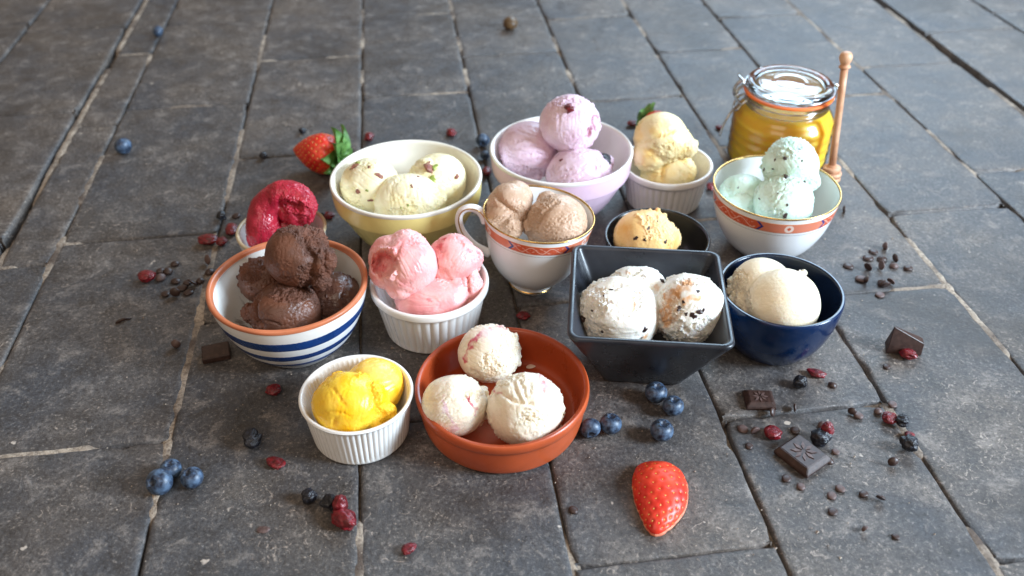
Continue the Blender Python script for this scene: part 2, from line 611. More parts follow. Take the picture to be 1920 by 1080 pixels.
# 1 white bowl with blue stripes and an orange rim
b = bowl('blue', 'striped_bowl', (-.1945, .6080), 'white bowl with blue stripes and orange rim holding chocolate ice cream')
OUT = [(0, .003), (.031, .003), (.0320, .0004), (.0320, 0), (.0360, 0), (.0368, .0010), (.040, .0045), (.0525, .018), (.0615, .038), (.0665, .056), (.0683, .066)]
INN = [(.0686, .0682), (.0668, .0688), (.0648, .0682), (.0632, .061), (.0565, .038), (.0465, .019), (.0300, .0090), (0, .0075)]
shell('body', b, OUT, INN[:3], WHITE)
def stained(name, c, stain, zmax, thr):
    k = NT(name)
    p = k.obj()
    sep = k.n('ShaderNodeSeparateXYZ'); k.l(p, sep.inputs[0])
    n1 = k.noise(p, 55, 6, .65, .8)
    # melted smears: thick where the scoops slid, thinning out up the wall
    hgt = k.n('ShaderNodeMapRange'); hgt.inputs[1].default_value = 0; hgt.inputs[2].default_value = zmax; hgt.inputs[3].default_value = .22; hgt.inputs[4].default_value = -.14
    k.l(sep.outputs[2], hgt.inputs[0])
    m = k.ramp(k.math('ADD', n1, hgt.outputs[0]), (thr, 0.0), (thr + .12, .85))
    k.set(Base_Color=k.mix(m, c, stain), Roughness=.18, Normal=k.bump(m, .2, .0006))
    return k.m
shell('lining', b, INN[2:3], INN[3:], stained('stained_white_glaze', srgb(236, 232, 226), srgb(104, 72, 54), .060, .56))
PB = chaikin(OUT, 2)
ring('rim', b, [(.0682, .0655), (.0687, .0658), (.0689, .0680), (.0684, .0690), (.0669, .0695), (.0653, .0692), (.0641, .0676), (.0634, .0656), (.0630, .0654)], ORANGE_RIM, it=1,
     fn=lambda r, z, t: r + .0002 * math.sin(5 * t + z * 900))
band(b, 'stripe', PB, .0420, .0540, BLUE_PAINT, wob=.0009, seed=1)
band(b, 'stripe', PB, .0255, .0345, BLUE_PAINT, wob=.0009, seed=2)
band(b, 'stripe', PB, .0125, .0190, BLUE_PAINT, wob=.0007, seed=3)

# ramekins
def ramekin(key, c, r, h, rb, n, label, lip, amp, m=WHITE, rimw=.0045):
    o = bowl(key, 'ramekin', c, label)
    def fn(rr, z, t):
        if rr > rb * .9 and .0022 < z < h - lip - .0005:
            k = min(1, (z - .0022) / .002, (h - lip - .0005 - z) / .002)
            return rr - amp * k * (1 - abs(math.cos(n * t / 2)) ** .8)
        return rr
    zs = list(np.linspace(.004, h - lip - .0015, 9))
    outer = [(0, .0015), (rb * .85, .0015), (rb * .88, 0), (rb * .965, 0), (rb, .0012)]
    outer += [(rb + (r - .0012 - rb) * (z / h), z) for z in zs]
    outer += [(r - .0006, h - lip), (r, h - lip + .0012), (r, h - .002), (r - .0006, h - .0004)]
    inner = [(r - rimw * .5, h), (r - rimw, h - .001), (r - rimw - .0008, h - .006), (rb - .004, .010), (rb - .008, .0062), (0, .0058)]
    pts = chaikin(outer + inner, 1)
    v, f = lathe(pts, n * 8, fn)
    link('body', mesh('body', v, f, m), o)
    return o
ramekin('ramY', (-.1226, .4987), .0448, .043, .0385, 62, 'small white ribbed ramekin holding bright yellow sorbet', .0022, .0009, WHITE, .0034)
ramekin('pink', (-.0745, .6322), .0537, .053, .0425, 40, 'white fluted ramekin holding pink strawberry ice cream', .0075, .0013)
ramekin('honey', (.1712, .854), .0504, .048, .0410, 40, 'white fluted ramekin with pale honey ice cream in front of the jar', .0075, .0012)

# 3 terracotta dish
b = bowl('terra', 'terracotta_dish', (-.0079, .5151), 'shallow round terracotta dish with three raspberry ripple scoops')
outer = [(0, .0012), (.060, .0012), (.0620, 0), (.0632, .0004), (.0650, .003), (.0672, .014), (.0680, .026), (.0688, .0278), (.0702, .030), (.0706, .0345), (.0698, .0366)]
inner = [(.0680, .0373), (.0660, .0366), (.0650, .034), (.0640, .024), (.0622, .010), (.0590, .0062), (.0560, .0056), (0, .0054)]
shell('body', b, outer, [(.0690, .0373)], TERRACOTTA, 128)
shell('inner_glaze', b, [(.0690, .0373)], inner, TERRA_IN, 128)
ring('ledge', b, [(.0500, .0053), (.0504, .0060), (.0512, .0062), (.0520, .0060), (.0524, .0053)], TERRA_IN)

# mixing bowls
def mixing(key, c, r, h, m, lining, label):
    o = bowl(key, 'mixing_bowl', c, label)
    outer = [(0, .003), (r * .50, .003), (r * .51, 0), (r * .56, 0), (r * .57, .003), (r * .70, h * .20), (r * .82, h * .42), (r * .915, h * .64), (r * .918, h * .655),
             (r * .935, h * .668), (r * .958, h * .672), (r * .972, h * .69), (r * .985, h * .80), (r * .992, h * .945)]
    v, f = lathe(chaikin(outer, 2), 128, lambda rr, z, t: rr + (.0005 * math.sin(20 * t + z * 500) * math.sin(20 * t - z * 500) if h * .1 < z < h * .6 else 0))
    link('outer_wall', mesh('outer_wall', v, f, m), o)
    inner = [(r * .992, h * .945), (r * .998, h * .965), (r * .998, h * .99), (r * .975, h * 1.002), (r * .945, h * .985), (r * .935, h * .95), (r * .915, h * .80), (r * .83, h * .48), (r * .68, h * .22), (r * .45, h * .10), (0, h * .085)]
    v, f = lathe(chaikin(inner, 2), 128)
    link('lining', mesh('lining', v, f, lining), o)
    return o
mixing('yellow', (-.1076, .7785), .0773, .075, YELLOW, CREAM, 'yellow mixing bowl with cream lining holding three pistachio scoops')
mixing('lav', (.0528, .8377), .0768, .075, LAVENDER, WHITE, 'pale lilac mixing bowl with white lining holding three mauve scoops')

# small buff bowl with the sorbet
b = bowl('sorb', 'small_bowl', (-.2270, .7220), 'small pale bowl with crimson sorbet behind the striped bowl')
OUT = [(0, .002), (.022, .002), (.0225, 0), (.0265, 0), (.028, .003), (.036, .016), (.0415, .034), (.0433, .046)]
INN = [(.0437, .0475), (.0425, .0484), (.0408, .0476), (.0395, .042), (.034, .020), (.024, .0085), (0, .0070)]
shell('body', b, OUT, INN, WHITE)
ring('rim', b, [(.0432, .0455), (.0438, .0460), (.0440, .0475), (.0426, .0487), (.0408, .0481), (.0402, .0466)], BUFF, it=1)

# black bowl
b = bowl('black', 'black_bowl', (.143, .7175), 'small black bowl with yellow chip ice cream behind the square bowl')
OUT = [(0, .002), (.026, .002), (.027, 0), (.031, 0), (.033, .003), (.043, .014), (.0495, .030), (.0515, .040)]
INN = [(.0520, .0415), (.0505, .0425), (.0485, .0415), (.0470, .036), (.041, .018), (.030, .0085), (0, .0075)]
shell('body', b, OUT, INN, BLACK)

# navy bowl
b = bowl('navy', 'navy_bowl', (.2355, .6090), 'glossy navy blue bowl holding two large vanilla scoops')
OUT = [(0, .002), (.029, .002), (.030, 0), (.034, 0), (.036, .0025), (.0450, .015), (.0512, .034), (.0535, .052), (.0538, .0585)]
shell('body', b, OUT, [(.0534, .0603), (.0526, .0609)], NAVY, 112)
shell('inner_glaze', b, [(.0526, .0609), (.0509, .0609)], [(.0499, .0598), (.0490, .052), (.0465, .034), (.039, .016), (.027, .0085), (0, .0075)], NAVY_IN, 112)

# printed porcelain: bowl and cup
def chinaband(root, prof, z0, z1, cells, phase):
    seg, nz = 960, 26
    th = np.linspace(0, 2 * np.pi, seg, endpoint=False)
    verts, faces, cols = [], [], []
    red, salmon, pale, blue, gold = map(np.array, (srgb(206, 92, 62), srgb(220, 130, 98), srgb(238, 214, 200), srgb(52, 62, 130), srgb(196, 150, 90)))
    for i in range(nz + 1):
        v = i / nz
        z = z0 + (z1 - z0) * v
        r = interp_r(prof, z) + (.00022 if 0 < i < nz else -.0002)
        for k in range(seg):
            verts.append((r * math.cos(th[k]), r * math.sin(th[k]), z))
            s = (th[k] / (2 * np.pi) + phase) * cells
            c, f = int(math.floor(s)), s - math.floor(s)
            ar = 2 * math.pi * r / cells / (z1 - z0)          # cell length in band heights
            x = f * ar; y = v
            d = abs(y - .5)
            cv = x - .45 * (.5 - d) * 2                    # arrow-shaped border between the cells
            if .0 < cv < .26: col = blue
            elif cv <= 0: col = red if c % 2 == 0 else salmon
            elif c % 2 == 0:
                q = math.hypot(x - ar / 2, y - .5)
                if q < .16: col = red
                elif q < .38: col = pale
                else: col = salmon if (y * 7) % 1 > .34 else red * .8 + pale * .2
            else:
                w1 = .5 + .30 * math.sin(x * 3.3)
                w2 = .5 - .28 * math.sin(x * 3.3 + .6)
                dots = math.sin(x * 9.0) * math.sin(y * 14)
                col = salmon * .45 + pale * .55 if (abs(y - w1) < .045 or (abs(y - w2) < .04 and dots > 0) or dots > .95) else red
            if d > .46: col = gold * .6 + red * .4
            cols.append(col)
    for i in range(nz):
        for k in range(seg):
            j = (k + 1) % seg
            faces.append((i * seg + k, i * seg + j, (i + 1) * seg + j, (i + 1) * seg + k))
    return link('printed_band', mesh('printed_band', verts, faces, PRINT, cols=np.array(cols)), root)

b = bowl('mint', 'porcelain_bowl', (.2652, .7605), 'white porcelain bowl with red printed band holding mint scoops')
OUT = [(0, .002), (.026, .002), (.027, 0), (.030, 0), (.032, .003), (.0450, .0145), (.0550, .034), (.0598, .053), (.0615, .066), (.0622, .0712)]
INN = [(.0626, .0730), (.0619, .0734), (.0609, .0728), (.0599, .067), (.0575, .051), (.052, .033), (.041, .0155), (.027, .0075), (0, .0065)]
shell('body', b, OUT, INN, PORCELAIN, 128)
PM = chaikin(OUT, 2)
ring('gold_rim', b, [(.0623, .0721), (.0627, .0723), (.0629, .0731), (.0621, .0738), (.0610, .0732), (.0607, .0724)], GOLD, 128, 1)
chinaband(b, PM, .0560, .0675, 6, .335)
band(b, 'dark_line', PM, .0532, .0537, DARKLINE, nz=2)

cup = empty('tea_cup', (.0185, .6965, 0.0003))
cup.rotation_euler = (R(-2), R(5.0), 0)
tag(cup, 'white porcelain tea cup with gold rim and red band holding coffee ice cream', 'cup', BOWLS)
B['cup'] = cup
OUT = [(0, .003), (.018, .003), (.019, .0004), (.0195, 0), (.0215, 0), (.0220, .0012), (.0208, .0050), (.0215, .0070), (.0300, .0125), (.0410, .0270), (.0470, .0470), (.0498, .0640), (.0518, .0755), (.0527, .0795)]
INN = [(.0529, .0804), (.0523, .0808), (.0515, .0802), (.0495, .0745), (.0465, .056), (.040, .032), (.029, .0155), (.018, .0100), (0, .0090)]
shell('body', cup, OUT, INN, PORCELAIN, 128)
PC = chaikin(OUT, 2)
ring('gold_rim', cup, [(.0526, .0796), (.0531, .0798), (.0533, .0806), (.0524, .0813), (.0514, .0807), (.0511, .0797)], GOLD, 128, 1)
chinaband(cup, PC, .0655, .0755, 6, .18)
band(cup, 'dark_line', PC, .0630, .0635, DARKLINE, nz=2)
ring('gold_line', cup, [(.0218, .0012), (.0223, .0014), (.0224, .0022), (.0216, .0030)], GOLD, 96, 1)
hp = spline([(-.0488, 0, .0665), (-.0520, 0, .0735), (-.0575, 0, .0790), (-.0655, 0, .0805), (-.0725, 0, .0765), (-.0750, 0, .0680), (-.0722, 0, .0560), (-.0650, 0, .0450), (-.0560, 0, .0370), (-.0430, 0, .0310)], 6)
v, f = tube(hp, [.0026 + .0012 * abs(2 * i / (len(hp) - 1) - 1) for i in range(len(hp))], 14, True, 1.35, up=(0, 1, 0))
hnd = link('handle', mesh('handle', v, f, PORCELAIN), cup)
v, f = tube([p + Vector((0, -.0034, .0008)) for p in hp[4:-10]], .0006, 6)
link('gold_line', mesh('gold_line', v, f, GOLD), hnd)

# square slate bowl
def rsq(half, rad, n=10):
    out = []
    for q in range(4):
        cx = (half - rad) * (1 if q in (0, 3) else -1); cy = (half - rad) * (1 if q in (0, 1) else -1)
        for k in range(n + 1):
            a = math.pi / 2 * (q + k / n)
            out.append((cx + rad * math.cos(a), cy + rad * math.sin(a)))
        # a few points along the straight side
        nx = (half - rad) * (1 if (q + 1) % 4 in (0, 3) else -1); ny = (half - rad) * (1 if (q + 1) % 4 in (0, 1) else -1)
        a = math.pi / 2 * (q + 1)
        e0 = out[-1]; e1 = (nx + rad * math.cos(a), ny + rad * math.sin(a))
        for k in range(1, 8):
            out.append((e0[0] + (e1[0] - e0[0]) * k / 8, e0[1] + (e1[1] - e0[1]) * k / 8))
    return out
sq = empty('square_bowl', (.1150, .5865, 0), R(-5.0))
tag(sq, 'square slate grey bowl with white caramel swirl ice cream', 'bowl', BOWLS)
B['sq'] = sq
lv = [(.030, 0, .006), (.0335, 0.0002, .007), (.0352, .0018, .008), (.0392, .0100, .0085), (.0470, .0265, .009), (.0560, .0455, .0095), (.0635, .0610, .010), (.0664, .0668, .010), (.0668, .0684, .0100), (.0662, .0698, .0098), (.0650, .0704, .0092), (.0632, .0704, .0080), (.0618, .0697, .0068),
      (.0608, .0680, .006), (.0570, .0600, .006), (.0490, .0440, .0055), (.0400, .0260, .005), (.0330, .0130, .005), (.0300, .0090, .006), (.0260, .0078, .006)]
verts, faces, rings = [], [], []
for (hf, z, rad) in [(h_ * .992, z_ * 1.055, r_) for h_, z_, r_ in lv]:
    loop = rsq(hf, rad)
    rings.append(range(len(verts), len(verts) + len(loop)))
    verts += [(x, y, z) for x, y in loop]
for a, c in zip(rings[:-1], rings[1:]):
    n = len(a)
    for k in range(n):
        j = (k + 1) % n
        faces.append((a[k], a[j], c[j], c[k]))
faces.append(tuple(reversed(rings[0]))); faces.append(tuple(rings[-1]))
link('body', mesh('body', verts, faces, SLATE), sq)

# ------------------------------------------------------------------ ice cream scoops
_ico = bmesh.new()
bmesh.ops.create_icosphere(_ico, subdivisions=4, radius=1.0)
ICO_V = np.array([v.co[:] for v in _ico.verts]); ICO_F = [[v.index for v in f.verts] for f in _ico.faces]
_ico.free()

def remesh(blobs, voxel, smooth=4):
    V, F, n = [], [], 0
    for (c, s, rot) in blobs:
        v = ICO_V * np.array(s)
        if rot is not None: v = v @ np.array(rot).T
        V.append(v + np.array(c)); F += [[i + n for i in f] for f in ICO_F]; n += len(ICO_V)
    me = bpy.data.meshes.new('tmp'); me.from_pydata(np.concatenate(V).tolist(), [], F)
    o = bpy.data.objects.new('tmp', me); COL.objects.link(o)
    md = o.modifiers.new('r', 'REMESH'); md.mode = 'VOXEL'; md.voxel_size = voxel
    if smooth:
        ms = o.modifiers.new('s', 'SMOOTH'); ms.iterations = smooth; ms.factor = .5
    ev = o.evaluated_get(bpy.context.evaluated_depsgraph_get())
    m2 = ev.to_mesh()
    co = np.empty(len(m2.vertices) * 3); m2.vertices.foreach_get('co', co)
    no = np.empty(len(m2.vertices) * 3); m2.vertices.foreach_get('normal', no)
    fc = [tuple(p.vertices) for p in m2.polygons]
    ev.to_mesh_clear()
    bpy.data.objects.remove(o, do_unlink=True); bpy.data.meshes.remove(me)
    return co.reshape(-1, 3), no.reshape(-1, 3), fc

CAMV = Vector((0, 0, CAM_H))
def hit(bvh, px, py):
    d = (at(px, py, 0) - CAMV).normalized()
    loc, nor, idx, dist = bvh.ray_cast(CAMV, d)
    return loc, nor

FLAV = dict(   # crumb: torn relief, pit: pitting on the dome, stri: scoop strokes, low: overall shape, torn: share of the surface that is torn
    choc=dict(crumb=.078, pit=.035, stri=.014, low=.06, torn=.45, col=srgb(94, 60, 46), col2=srgb(112, 70, 52), rcol=(1.05, 1.0, .95), m='choc'),
    wet=dict(crumb=.060, pit=.012, stri=.012, low=.06, torn=.45, col=srgb(80, 50, 40), col2=srgb(98, 62, 48), rcol=(1.05, 1.0, .95), m='wet'),
    pist=dict(crumb=.050, pit=.014, stri=.024, low=.06, torn=.32, col=srgb(250, 241, 206), col2=srgb(248, 235, 188), rcol=(1, .99, .95), m='cream'),
    lila=dict(crumb=.050, pit=.022, stri=.030, low=.05, torn=.32, col=srgb(232, 206, 222), col2=srgb(224, 192, 210), rcol=(1, .97, .98), m='cream'),
    hony=dict(crumb=.050, pit=.008, stri=.014, low=.05, torn=.34, col=srgb(250, 232, 184), col2=srgb(250, 222, 154), rcol=(1, .98, .92), m='cream'),
    mint=dict(crumb=.058, pit=.020, stri=.022, low=.06, torn=.42, col=srgb(220, 242, 228), col2=srgb(208, 236, 218), rcol=(1, 1, 1), m='cream'),
    coff=dict(crumb=.055, pit=.040, stri=.020, low=.05, torn=.36, col=srgb(204, 172, 148), col2=srgb(194, 160, 134), rcol=(.95, .93, .9), m='cream'),
    pink=dict(crumb=.040, pit=.006, stri=.022, low=.09, torn=.26, col=srgb(248, 186, 184), col2=srgb(243, 164, 164), rcol=(1, 1.0, 1.0), m='soft'),
    sorb=dict(crumb=.075, pit=.010, stri=.040, low=.10, torn=.36, col=srgb(158, 26, 48), col2=srgb(182, 42, 62), rcol=(1.05, 1, 1), m='sorb'),
    pean=dict(crumb=.055, pit=.008, stri=.010, low=.05, torn=.30, col=srgb(250, 206, 140), col2=srgb(246, 190, 116), rcol=(1.0, 1.04, 1.2), m='cream'),
    cara=dict(crumb=.060, pit=.010, stri=.022, low=.08, torn=.36, col=srgb(246, 242, 234), col2=srgb(240, 232, 218), rcol=(1, 1, 1), m='cream'),
    vani=dict(crumb=.060, pit=.006, stri=.004, low=.02, torn=.08, col=srgb(252, 238, 212), col2=srgb(250, 233, 202), rcol=(1, 1.0, 1.0), m='cream'),
    lemn=dict(crumb=.040, pit=.006, stri=.024, low=.08, torn=.30, col=srgb(255, 208, 66), col2=srgb(255, 194, 26), rcol=(1, .96, .7), m='soft'),
    rasp=dict(crumb=.050, pit=.012, stri=.022, low=.06, torn=.30, col=srgb(246, 236, 216), col2=srgb(242, 226, 204), rcol=(1, .98, .94), m='cream'),
)
BZ = dict(blue=.006, sq=.004, navy=.005, mint=.007)      # these bowls are a little taller: their scoops sit higher
MATS = dict(choc=M_CHOC, wet=M_CHOC_WET, cream=M_CREAM, soft=M_SOFT, sorb=M_SORBET)
SCOOP_SEED = [0]
DEBUG = []

def chip_mesh(s, seed):
    rs = np.random.RandomState(seed)
    bm = bmesh.new(); bmesh.ops.create_icosphere(bm, subdivisions=2, radius=1.0)
    sc = s * (0.55 + .85 * rs.rand(3))
    for vv in bm.verts:
        q = np.array([vv.co[:]]) * 1.5 + seed
        k = 1 + .55 * float(noise(q)[0]) + .25 * float(noise(q * 2.3 + 5)[0])
        vv.co = Vector((vv.co.x * sc[0], vv.co.y * sc[1], vv.co.z * sc[2] * .55)) * k
    me = bpy.data.meshes.new('bit'); bm.to_mesh(me); bm.free()
    return me

def pix(co):
    w = co[:, 1] * CP - (co[:, 2] - CAM_H) * SP
    u = co[:, 1] * SP + (co[:, 2] - CAM_H) * CP
    return 960 + FPX * co[:, 0] / w, 540 - FPX * u / w

def polydist(x, y, pts):
    d = np.full(x.shape, 1e9); tt = np.zeros(x.shape)
    n = len(pts) - 1
    for i, ((ax_, ay_), (bx_, by_)) in enumerate(zip(pts[:-1], pts[1:])):
        vx, vy = bx_ - ax_, by_ - ay_
        t = np.clip(((x - ax_) * vx + (y - ay_) * vy) / (vx * vx + vy * vy), 0, 1)
        q = np.hypot(x - ax_ - t * vx, y - ay_ - t * vy)
        tt = np.where(q < d, (i + t) / n, tt); d = np.minimum(d, q)
    return d, tt

def scoop(key, flav, label, main, extra=(), axis=(0, -.5, .85), ragged=1.0, dents=(), patches=(), bits=(), ft=(), group=None, stretch=(1, 1, .93), rim=34, tilt=0, name='ice_cream_scoop', res=38, stdir=None, torn=None, sm=2, path=()):
    """main = (px, py, z, rpx); extra blobs alike, with optional stretch; bits = (kind, px, py, size)
    ft: ('t', px, py, rx, ry, depth) torn patch; ('c', points, width, depth) crack or furrow; ('r', points, width, height) ragged ridge"""
    SCOOP_SEED[0] += 1
    sd = SCOOP_SEED[0]
    rs = np.random.RandomState(sd * 13 + 5)
    dz = BZ.get(key, 0.0)
    c = at(main[0], main[1], main[2] + dz); r = main[3] * 1.055 * depth(c) / FPX
    fp = FLAV[flav]
    ax = Vector(axis).normalized()
    rot = Matrix.Rotation(tilt, 3, 'Y') if tilt else None
    blobs = [(c, (r * stretch[0], r * stretch[1], r * stretch[2]), rot)]
    for e in extra:
        p = at(e[0], e[1], e[2] + dz); rr = e[3] * depth(p) / FPX
        sc_ = e[4] if len(e) > 4 else (1, 1, 1)
        blobs.append((p, (rr * sc_[0], rr * sc_[1], rr * sc_[2]), None))
    if path:                                        # a thick stroke: closely spaced balls along a smooth curve
        pp = [Vector((*at(e[0], e[1], e[2] + dz), )) for e in path]
        rr = [e[3] * depth(p) / FPX for e, p in zip(path, pp)]
        cur = spline(pp, 7)
        rad = [v.x for v in spline([Vector((a_, 0, 0)) for a_ in rr], 7)]
        blobs += [(p, (a_, a_, a_), None) for p, a_ in zip(cur, rad)]
    # thin ragged lip where the scoop's edge left the tub
    t1 = ax.orthogonal().normalized(); t2 = ax.cross(t1)
    for k in range(int(rim)):
        a = 2 * math.pi * (k + rs.rand() * .9) / rim
        d = (t1 * math.cos(a) + t2 * math.sin(a))
        off = -.30 - .10 * math.sin(2 * a + sd) - .16 * rs.rand()
        p = c + (Vector((d.x * stretch[0], d.y * stretch[1], d.z * stretch[2])) * (math.sqrt(1 - off * off) * (.97 + .05 * rs.rand())) + ax * off) * r
        sz = r * (.035 + .06 * rs.rand() ** 2) * ragged
        blobs.append((p, (sz * (1 + rs.rand()), sz * (1 + rs.rand()), sz * (1 + rs.rand())), None))
    co, no, fc = remesh(blobs, r / res, sm)
    cc = np.array(c)
    q = (co - cc) / r
    S = np.array([sd * 7.1, sd * 3.3, sd * 1.7])
    X, Y = pix(co)
    view = co - np.array(CAMV); view /= np.linalg.norm(view, axis=1)[:, None]
    front = sstep(.30, -.05, np.einsum('ij,ij->i', no, view))
    wx, wy = 4.0 * noise(q * 4 + S + 3) + 2.5 * noise(q * 11 + S), 4.0 * noise(q * 4 + S + 8) + 2.5 * noise(q * 11 + S + 4)
    # where the surface is torn rather than pressed smooth by the spoon
    a = no @ np.array(ax)
    tv = torn if torn is not None else fp['torn']
    f1 = .55 * noise(q * 1.7 + S) + .30 * noise(q * 4.3 + S + 2) + .12 * noise(q * 11 + S)
    M = sstep(-.04, .05, f1 - a * .75 - (.5 - tv) * 1.6 + .28)
    disp = np.zeros(len(co))
    for f in ft:
        if f[0] == 't':
            _, px, py, rx, ry, dep = f
            d = np.hypot((X + wx - px) / rx, (Y + wy - py) / ry) + .25 * noise(q * 6 + S + 21)
            w = sstep(1.08, .88, d) * front
            M = np.maximum(M, w); disp -= w * dep
        elif f[0] == 'c':
            _, pts, wd, dep = f
            d, t = polydist(X + .6 * wx, Y + .6 * wy, pts)
            w = np.exp(-(d / wd) ** 2) * front * (.25 + .75 * np.sin(np.pi * np.clip(t, .02, .98)) ** .5)
            disp -= w * dep; M = np.maximum(M, .5 * w)
        elif f[0] == 'r':
            _, pts, wd, hg = f
            d, t = polydist(X + wx, Y + wy, pts)
            w = np.exp(-(d / wd) ** 2) * front
            disp += w * hg * (.7 + .8 * noise(q * 13 + S)); M = np.maximum(M, .6 * w)
    low = fp['low'] * fbm(q * 1.3 + S, 2)
    edge = np.exp(-((M - .5) / .28) ** 2)
    crumb = fp['crumb'] * (.9 * fbm(q * 7 + S, 3) + .8 * np.abs(noise(q * 15 + S)) + .5 * np.abs(noise(q * 30 + S)) - .75)
    pits = -fp['pit'] * np.clip(noise(q * 17 + S) + .15, 0, 1) * (.5 + fbm(q * 2 + S + 6, 2))
    sdir = Vector(stdir).normalized() if stdir else (t1 * math.cos(sd) + t2 * math.sin(sd))
    s1 = q @ np.array(sdir)
    perp = q - s1[:, None] * np.array(sdir)
    sl = fbm(perp * 7.0 + (s1 * .9)[:, None] + S, 3)
    st = fp['stri'] * (-np.clip(.35 - np.abs(sl) * 1.6, 0, 1) * 2.2) * (.35 + .65 * sstep(-.2, .5, noise(q * 1.9 + S + 12)))
    disp += low + M * crumb + (1 - M) * (pits + st) + edge * fp['crumb'] * .45 * np.clip(noise(q * 14 + S) + .3, 0, 2)
    co2 = co + no * (disp * r)[:, None]
    for (dp, dz_, drad, ddep) in dents:            # hollows pressed in with the spoon
        p = np.array(at(dp[0], dp[1], dz_ + dz)); rad = drad * depth(p) / FPX
        dv = p - np.array(CAMV); dv /= np.linalg.norm(dv)
        dd = np.hypot(X + .8 * wx - dp[0], (Y + .8 * wy - dp[1])) / drad
        w = np.exp(-dd ** 6) * front
        co2 = co2 + (w * ddep * rad * (1 + .25 * noise(q * 6 + S)))[:, None] * dv
    # colour: only pigment
    mixn = sstep(-.25, .45, fbm(q * 2.2 + S + 30, 3))
    cols = np.array(fp['col'])[None] * (1 - mixn[:, None]) + np.array(fp['col2'])[None] * mixn[:, None]
    cols = cols * (1 + M[:, None] * (np.array(fp['rcol'])[None] - 1))
    me_b = bvhtree.BVHTree.FromPolygons([tuple(x) for x in co2], fc)
    for pt in patches:
        if isinstance(pt[0], list):                 # a streak of ripple along a line of pixels
            pts, wd, pc, amt = pt
            d, t = polydist(X + 1.2 * wx, Y + 1.2 * wy, pts)
            w = (amt * sstep(1.0, .35, d / wd + .45 * fbm(q * 6 + S, 3)) * front * (.55 + .45 * sstep(-.3, .3, noise(q * 9 + S))))[:, None]
            cols = cols * (1 - w) + np.array(pc)[None] * w
            continue
        px, py, rp, pc, amt = pt
        loc, nor = hit(me_b, px, py)
        if loc is None: continue
        pr = rp * depth(loc) / FPX
        rel = co2 - np.array(loc)
        d = np.linalg.norm(rel, axis=1) / pr + .55 * fbm(rel / pr * 1.8 + S, 3) + .25 * noise(rel / pr * 6 + S)
        w = (amt * (1 - sstep(.45, 1.0, d)))[:, None]
        cols = cols * (1 - w) + np.array(pc)[None] * w
    cols = np.concatenate([np.clip(cols, 0, 1), M[:, None]], 1)
    zb = float(co2[:, 2].min())
    base = Vector((c.x, c.y, zb))
    me = mesh(name, co2 - np.array(base), fc, MATS[fp['m']], True, None, cols)
    if bits:
        root = empty(name, base)
        link('ice_cream', me, root)
        for i, (kind, px, py, s) in enumerate(bits):
            loc, nor = hit(me_b, px, py)
            if loc is None: continue
            ws = s * depth(loc) / FPX * (.42 if kind == 'c' and key != 'sq' else .56)
            bme = chip_mesh(ws, sd * 31 + i)
            bn, bmat = {'c': ('chocolate_chip', M_CHIP), 'p': ('pistachio_piece', M_NUT), 's': ('pistachio_skin', M_NUTSKIN), 'b': ('berry_piece', M_CRAN), 'd': ('blackcurrant_piece', M_RAISIN)}[kind]
            bme.materials.append(bmat); bme.name = bn
            bme.polygons.foreach_set('use_smooth', [kind in 'bd'] * len(bme.polygons))
            o = link(bn, bme, root, loc - base - nor * ws * .12)
            o.rotation_mode = 'QUATERNION'
            o.rotation_quaternion = nor.to_track_quat('Z', 'Y')
    else:
        root = link(name, me, None, base)
    tag(root, label, 'ice cream', group or 'scoops of ice cream')
    bo = B[key].location
    DEBUG.append((key, flav, round((c.x - bo.x) * 1000), round((c.y - bo.y) * 1000), 'z', round(c.z * 1000), 'r', round(r * 1000), 'zmin', round(zb * 1000), 'faces', len(fc)))
    return root

# chocolate in the striped bowl
scoop('blue', 'choc', 'brown chocolate scoop at the left of the striped bowl', (494, 525, .048, 45), axis=(.2, -.6, .5), ft=[('t', 470, 500, 22, 34, .03), ('t', 500, 470, 30, 20, .02)])
scoop('blue', 'wet', 'glossy chocolate scoop at the right of the striped bowl, partly melted', (626, 560, .036, 50), axis=(.1, -.6, .7), extra=[(648, 548, .042, 22)], ft=[('c', [(652, 530), (645, 552), (650, 575)], 6, .10), ('t', 610, 580, 16, 22, .02)])
scoop('blue', 'choc', 'front chocolate scoop nearest the rim of the striped bowl', (536, 585, .042, 61), axis=(.25, -.45, .85), stretch=(1.05, .95, .85), extra=[(474, 588, .036, 22)], ft=[('c', [(486, 548), (478, 570), (480, 595), (492, 612)], 4, .14), ('t', 545, 552, 45, 18, .012), ('t', 466, 585, 16, 26, .0), ('c', [(495, 600), (515, 606), (525, 612)], 3, .08)])
scoop('blue', 'choc', 'tallest chocolate scoop sitting on top of the others in the striped bowl', (556, 482, .083, 57), axis=(-.6, -.6, .35), stretch=(1.0, .95, 1.0), extra=[(598, 488, .085, 33), (604, 528, .070, 19), (582, 462, .090, 38)], ft=[('t', 590, 455, 30, 28, .05), ('t', 606, 528, 18, 22, .0), ('c', [(572, 440), (580, 465), (590, 490), (585, 515)], 5, .16), ('c', [(612, 462), (616, 485), (612, 510)], 5, .20), ('t', 545, 428, 30, 10, .0), ('c', [(528, 520), (540, 526), (548, 520)], 3, .05)])

